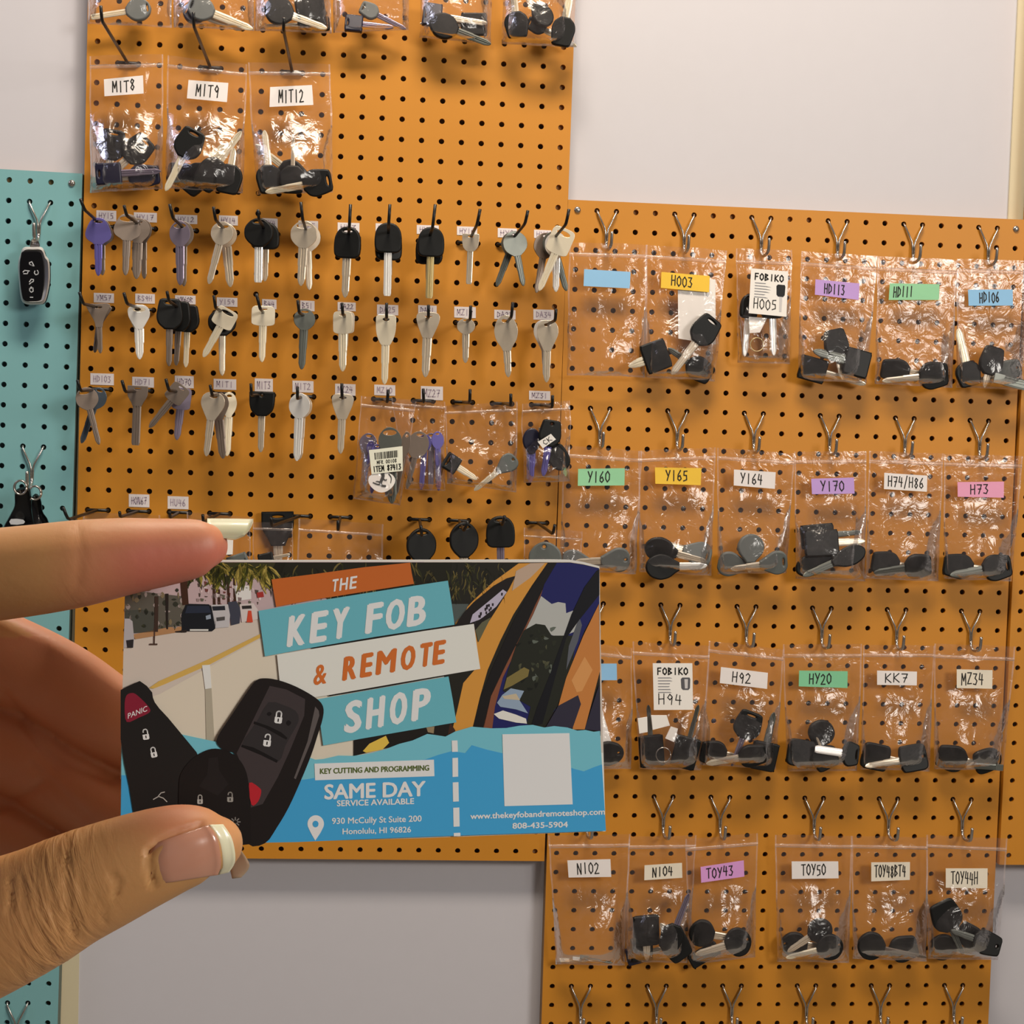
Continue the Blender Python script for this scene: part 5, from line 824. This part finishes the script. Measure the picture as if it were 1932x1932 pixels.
# middle, ring and little fingers curled behind the card
limb([(-420, 1230, 110, .312), (-220, 1200, 108, .311), (-60, 1225, 106, .311), (40, 1262, 104, .312), (120, 1300, 100, .313), (200, 1352, 96, .314), (290, 1400, 88, .315), (360, 1450, 70, .316)], lean=.9)
limb([(-420, 1420, 116, .325), (-200, 1392, 112, .324), (-60, 1400, 108, .324), (40, 1436, 104, .325), (130, 1490, 98, .326), (230, 1545, 84, .324), (330, 1580, 72, .320), (405, 1600, 50, .316)], lean=.9)
limb([(-420, 1560, 104, .330), (-200, 1540, 100, .332), (-60, 1560, 96, .333), (40, 1600, 90, .333), (120, 1640, 70, .332)], lean=.9)
# palm and wrist beyond the frame
limb([(-300, 1170, 120, .305), (-420, 1330, 170, .310), (-480, 1500, 190, .308), (-520, 1680, 185, .300), (-420, 1840, 150, .290)])
limb([(-480, 1500, 215, .306), (-800, 1560, 210, .308), (-1050, 1620, 190, .31), (-1400, 1700, 200, .32)])
ho = hm_.build('skin', SKIN, hand, True)
md = ho.modifiers.new('r', 'REMESH'); md.mode = 'VOXEL'; md.voxel_size = .0007; md.use_smooth_shade = True
sm = ho.modifiers.new('s', 'SMOOTH'); sm.factor = .5; sm.iterations = 8
dg = bpy.context.evaluated_depsgraph_get(); me = bpy.data.meshes.new_from_object(ho.evaluated_get(dg)); ho.modifiers.clear(); old = ho.data; ho.data = me; bpy.data.meshes.remove(old); me.name = 'skin'
def project(p):
    q = p - CAM; z = q.dot(R2); return 966 + F * q.dot(R0) / z, 966 + F * q.dot(R1) / z, z
def segd(p, a, c):
    dx, dy = c[0] - a[0], c[1] - a[1]; t = max(0, min(1, ((p[0] - a[0]) * dx + (p[1] - a[1]) * dy) / (dx * dx + dy * dy + 1e-9)))
    return math.hypot(p[0] - a[0] - t * dx, p[1] - a[1] - t * dy)
CRE = [  # knuckle and finger creases: polyline in pixels, width px, depth m, max camera depth
    ([(123, 1612), (127, 1650), (124, 1680), (133, 1735), (142, 1772)], 4.5, .0004, .279), ([(66, 1680), (72, 1735), (82, 1775), (97, 1805)], 4.5, .00015, .279), ([(165, 1630), (172, 1660), (178, 1680), (172, 1715)], 4, .00015, .279),
    ([(185, 1695), (192, 1715), (198, 1740)], 4, .0002, .279), ([(150, 1640), (155, 1690), (150, 1740)], 3.5, .00015, .279), ([(100, 1620), (97, 1660), (103, 1720), (115, 1770)], 3.5, .00015, .279), ([(45, 1650), (45, 1700), (52, 1760)], 4, .0002, .279), ([(20, 1660), (20, 1720)], 4, .0004, .279), ([(210, 1650), (225, 1665), (218, 1690)], 4, .0004, .279),
    ([(282, 1606), (300, 1588), (335, 1570), (380, 1556)], 6, .0008, .281), ([(281, 1606), (282, 1640), (290, 1672)], 5, .0006, .281),
    ([(148, 1000), (152, 1050), (146, 1100)], 9, 0.00015, .29), ([(5, 1310), (40, 1350), (70, 1400), (120, 1440), (210, 1470)], 10, .0006, .33), ([(0, 1525), (40, 1505), (75, 1480)], 10, .0006, .33), ([(60, 1445), (110, 1490), (160, 1540)], 10, .0004, .33)]
bl = me.attributes.new('blush', 'FLOAT', 'POINT'); vals = []; kn = me.attributes.new('knuckle', 'FLOAT', 'POINT'); kv = []
nrm = [v.normal.copy() for v in me.vertices]; off = []
for v in me.vertices:
    co = v.co + hand.location if False else v.co
    u, w_, z = project(ho.matrix_world @ v.co if False else v.co)
    d = 0.0
    if nrm[v.index].dot(CAM - v.co) > 0 and -40 < u < 460:
        for pl, wd, dep, zm in CRE:
            if z > zm or u < min(p[0] for p in pl) - 25 or u > max(p[0] for p in pl) + 25 or w_ < min(p[1] for p in pl) - 25 or w_ > max(p[1] for p in pl) + 25: continue
            q = min(segd((u, w_), a, c) for a, c in zip(pl, pl[1:])); d += dep * math.exp(-(q / wd) ** 2)
        if z < .279 and w_ > 1550 and 20 < u < 215:
            d += .0001 * noise.noise(Vector((u * .07, w_ * .02, 1))) * math.exp(-((u - 120) / 80) ** 2)
    off.append(d)
    t = 0.0
    if w_ < 1200 and z < .30: t = max(0, min(1, (u - 80) / 200)) * (.35 + .65 * max(0, min(1, (w_ - 985) / 60)))
    elif z < .281: t = .55 * math.exp(-((u - 330) / 90) ** 2) * max(0, min(1, (1600 - w_) / 60 + .3))
    else: t = .45
    vals.append(t); kv.append(math.exp(-((u - 105) / 85) ** 2) if z < .284 and w_ > 1500 else .12 * math.exp(-((u - 150) / 40) ** 2) if w_ < 1200 else .1)
bl.data.foreach_set('value', vals); kn.data.foreach_set('value', kv)
for v, d in zip(me.vertices, off): v.co -= nrm[v.index] * d
me.polygons.foreach_set('use_smooth', [True] * len(me.polygons)); me.update()
tree = BVHTree.FromPolygons([v.co.copy() for v in me.vertices], [tuple(p.vertices) for p in me.polygons])
NAIL = mat('nail_pink', '#c68c74', .22, coat=.4, sss=.1); NTIP = mat('nail_tip_cream', '#efe7c4', .3, coat=.3, sss=.1); NAC = mat('cream_nail', '#e9e2bd', .35, coat=.2, sss=.15)
# thumb nail: plate follows the thumb, white free edge beyond it
def nail_patch(name, rows, m, lift, parent, th=.0006, sink=0.0):
    pts = []; last = .2715; nu = len(rows[0])
    for row in rows:
        for (u, v) in row:
            h = tree.ray_cast(CAM, ray(u, v).normalized())
            if h[0] is not None and (h[0] - CAM).dot(R2) < .281: last = (h[0] - CAM).dot(R2)
            pts.append((u, v, last))
    # smooth the depth so the plate is an even arch
    nv = len(rows); D = [p[2] for p in pts]
    for _ in range(3):
        D = [sum(D[b * nu + a] for b in range(max(0, j - 1), min(nv, j + 2)) for a in range(max(0, i - 1), min(nu, i + 2))) / ((min(nv, j + 2) - max(0, j - 1)) * (min(nu, i + 2) - max(0, i - 1))) for j in range(nv) for i in range(nu)]
    lf = [lift - sink * max(0, 1 - (k % nu) / 3.0) - sink * .6 * max(0, 1 - min(k // nu, nv - 1 - k // nu) / 2.0) for k in range(nu * nv)]
    f = [near(p[0], p[1], z - l) for p, z, l in zip(pts, D, lf)]; bk = [near(p[0], p[1], z - l + th) for p, z, l in zip(pts, D, lf)]
    N = nu * nv; fs = [(j * nu + i, (j + 1) * nu + i, (j + 1) * nu + i + 1, j * nu + i + 1) for j in range(nv - 1) for i in range(nu - 1)]
    fs += [tuple(N + k for k in reversed(q)) for q in fs]
    bd = [i for i in range(nu)] + [j * nu + nu - 1 for j in range(1, nv)] + [(nv - 1) * nu + i for i in range(nu - 2, -1, -1)] + [j * nu for j in range(nv - 2, 0, -1)]
    fs += [(a, c, N + c, N + a) for a, c in zip(bd, bd[1:] + bd[:1])]
    return mesh_obj(name, f + bk, fs, m, parent, smooth=True)
def lerp_rows(left, right, nu):
    L = catmull([(a, c, 0) for a, c in left], 4); Rr = catmull([(a, c, 0) for a, c in right], 4)
    return [[(a.x + (c.x - a.x) * i / nu, a.y + (c.y - a.y) * i / nu) for i in range(nu + 1)] for a, c in zip(L, Rr)]
cut = [(290, 1592), (282, 1612), (281, 1632), (287, 1652), (300, 1668)]
mid_ = [(393, 1556), (408, 1578), (415, 1605), (417, 1632), (411, 1651)]
tip_ = [(421, 1555), (436, 1578), (443, 1605), (443, 1628), (432, 1646)]
nl = nail_patch('thumb_nail', lerp_rows(cut, mid_, 14), NAIL, .0003, hand, .0007, .0004); nl['label'] = 'pink thumb nail'
fe = nail_patch('free_edge', lerp_rows(mid_, tip_, 5), NTIP, .0004, nl); fe['label'] = 'cream white free edge'
# long index nail seen from its side: an arched plate
def arch_nail(name, u0, u1, vc, rv, zc_, rz, m, a0, a1, parent, droop=0.0, rnd=16):
    NA, NL = 18, 12; f = []
    for lay in (1.0, .9):
        for j in range(NA + 1):
            a = a0 + (a1 - a0) * j / NA; k = abs(2 * j / NA - 1); ue = u1 - rnd * (1 - math.sqrt(max(0, 1 - k ** 2.4)))
            for i in range(NL + 1):
                t = i / NL; f.append(near(u0 + (ue - u0) * t, vc - rv * lay * math.cos(a) + droop * t * t, zc_ - rz * lay * math.sin(a)))
    W = NL + 1; N = W * (NA + 1); fs = [(j * W + i, j * W + i + 1, (j + 1) * W + i + 1, (j + 1) * W + i) for j in range(NA) for i in range(NL)]
    fs += [tuple(N + k for k in reversed(q)) for q in fs]
    bd = [i for i in range(W)] + [j * W + NL for j in range(1, NA + 1)] + [NA * W + i for i in range(NL - 1, -1, -1)] + [j * W for j in range(NA - 1, 0, -1)]
    fs += [(a, c, N + c, N + a) for a, c in zip(bd, bd[1:] + bd[:1])]
    return mesh_obj(name, f, fs, m, parent, smooth=True)
n2_ = arch_nail('index_nail', 391, 478, 1018, 40, .2876, .0046, NAC, -1.55, 1.5, hand, 1, 34); n2_['label'] = 'long cream index nail'
# nail tip of a finger behind the thumb
rows = lerp_rows([(440, 1586), (440, 1610), (441, 1636), (446, 1658)], [(452, 1590), (466, 1608), (479, 1634), (463, 1656)], 6)
f = []; nu = 7
for lay in (0, .0006):
    for row in rows:
        for i, (u, v) in enumerate(row): f.append(near(u - 8, v, .3098 + .0010 * (i / 6 - .5) ** 2 + lay))
nv = len(rows); N = nu * nv; fs = [(j * nu + i, (j + 1) * nu + i, (j + 1) * nu + i + 1, j * nu + i + 1) for j in range(nv - 1) for i in range(nu - 1)]; fs += [tuple(N + k for k in reversed(q)) for q in fs]
bd = [i for i in range(nu)] + [j * nu + nu - 1 for j in range(1, nv)] + [(nv - 1) * nu + i for i in range(nu - 2, -1, -1)] + [j * nu for j in range(nv - 2, 0, -1)]; fs += [(a, c, N + c, N + a) for a, c in zip(bd, bd[1:] + bd[:1])]
n3_ = mesh_obj('finger_nail', f, fs, mat('milky_nail', '#b9a993', .35, coat=.2, sss=.2), hand, smooth=True); n3_['label'] = 'milky nail tip of a finger behind the thumb'
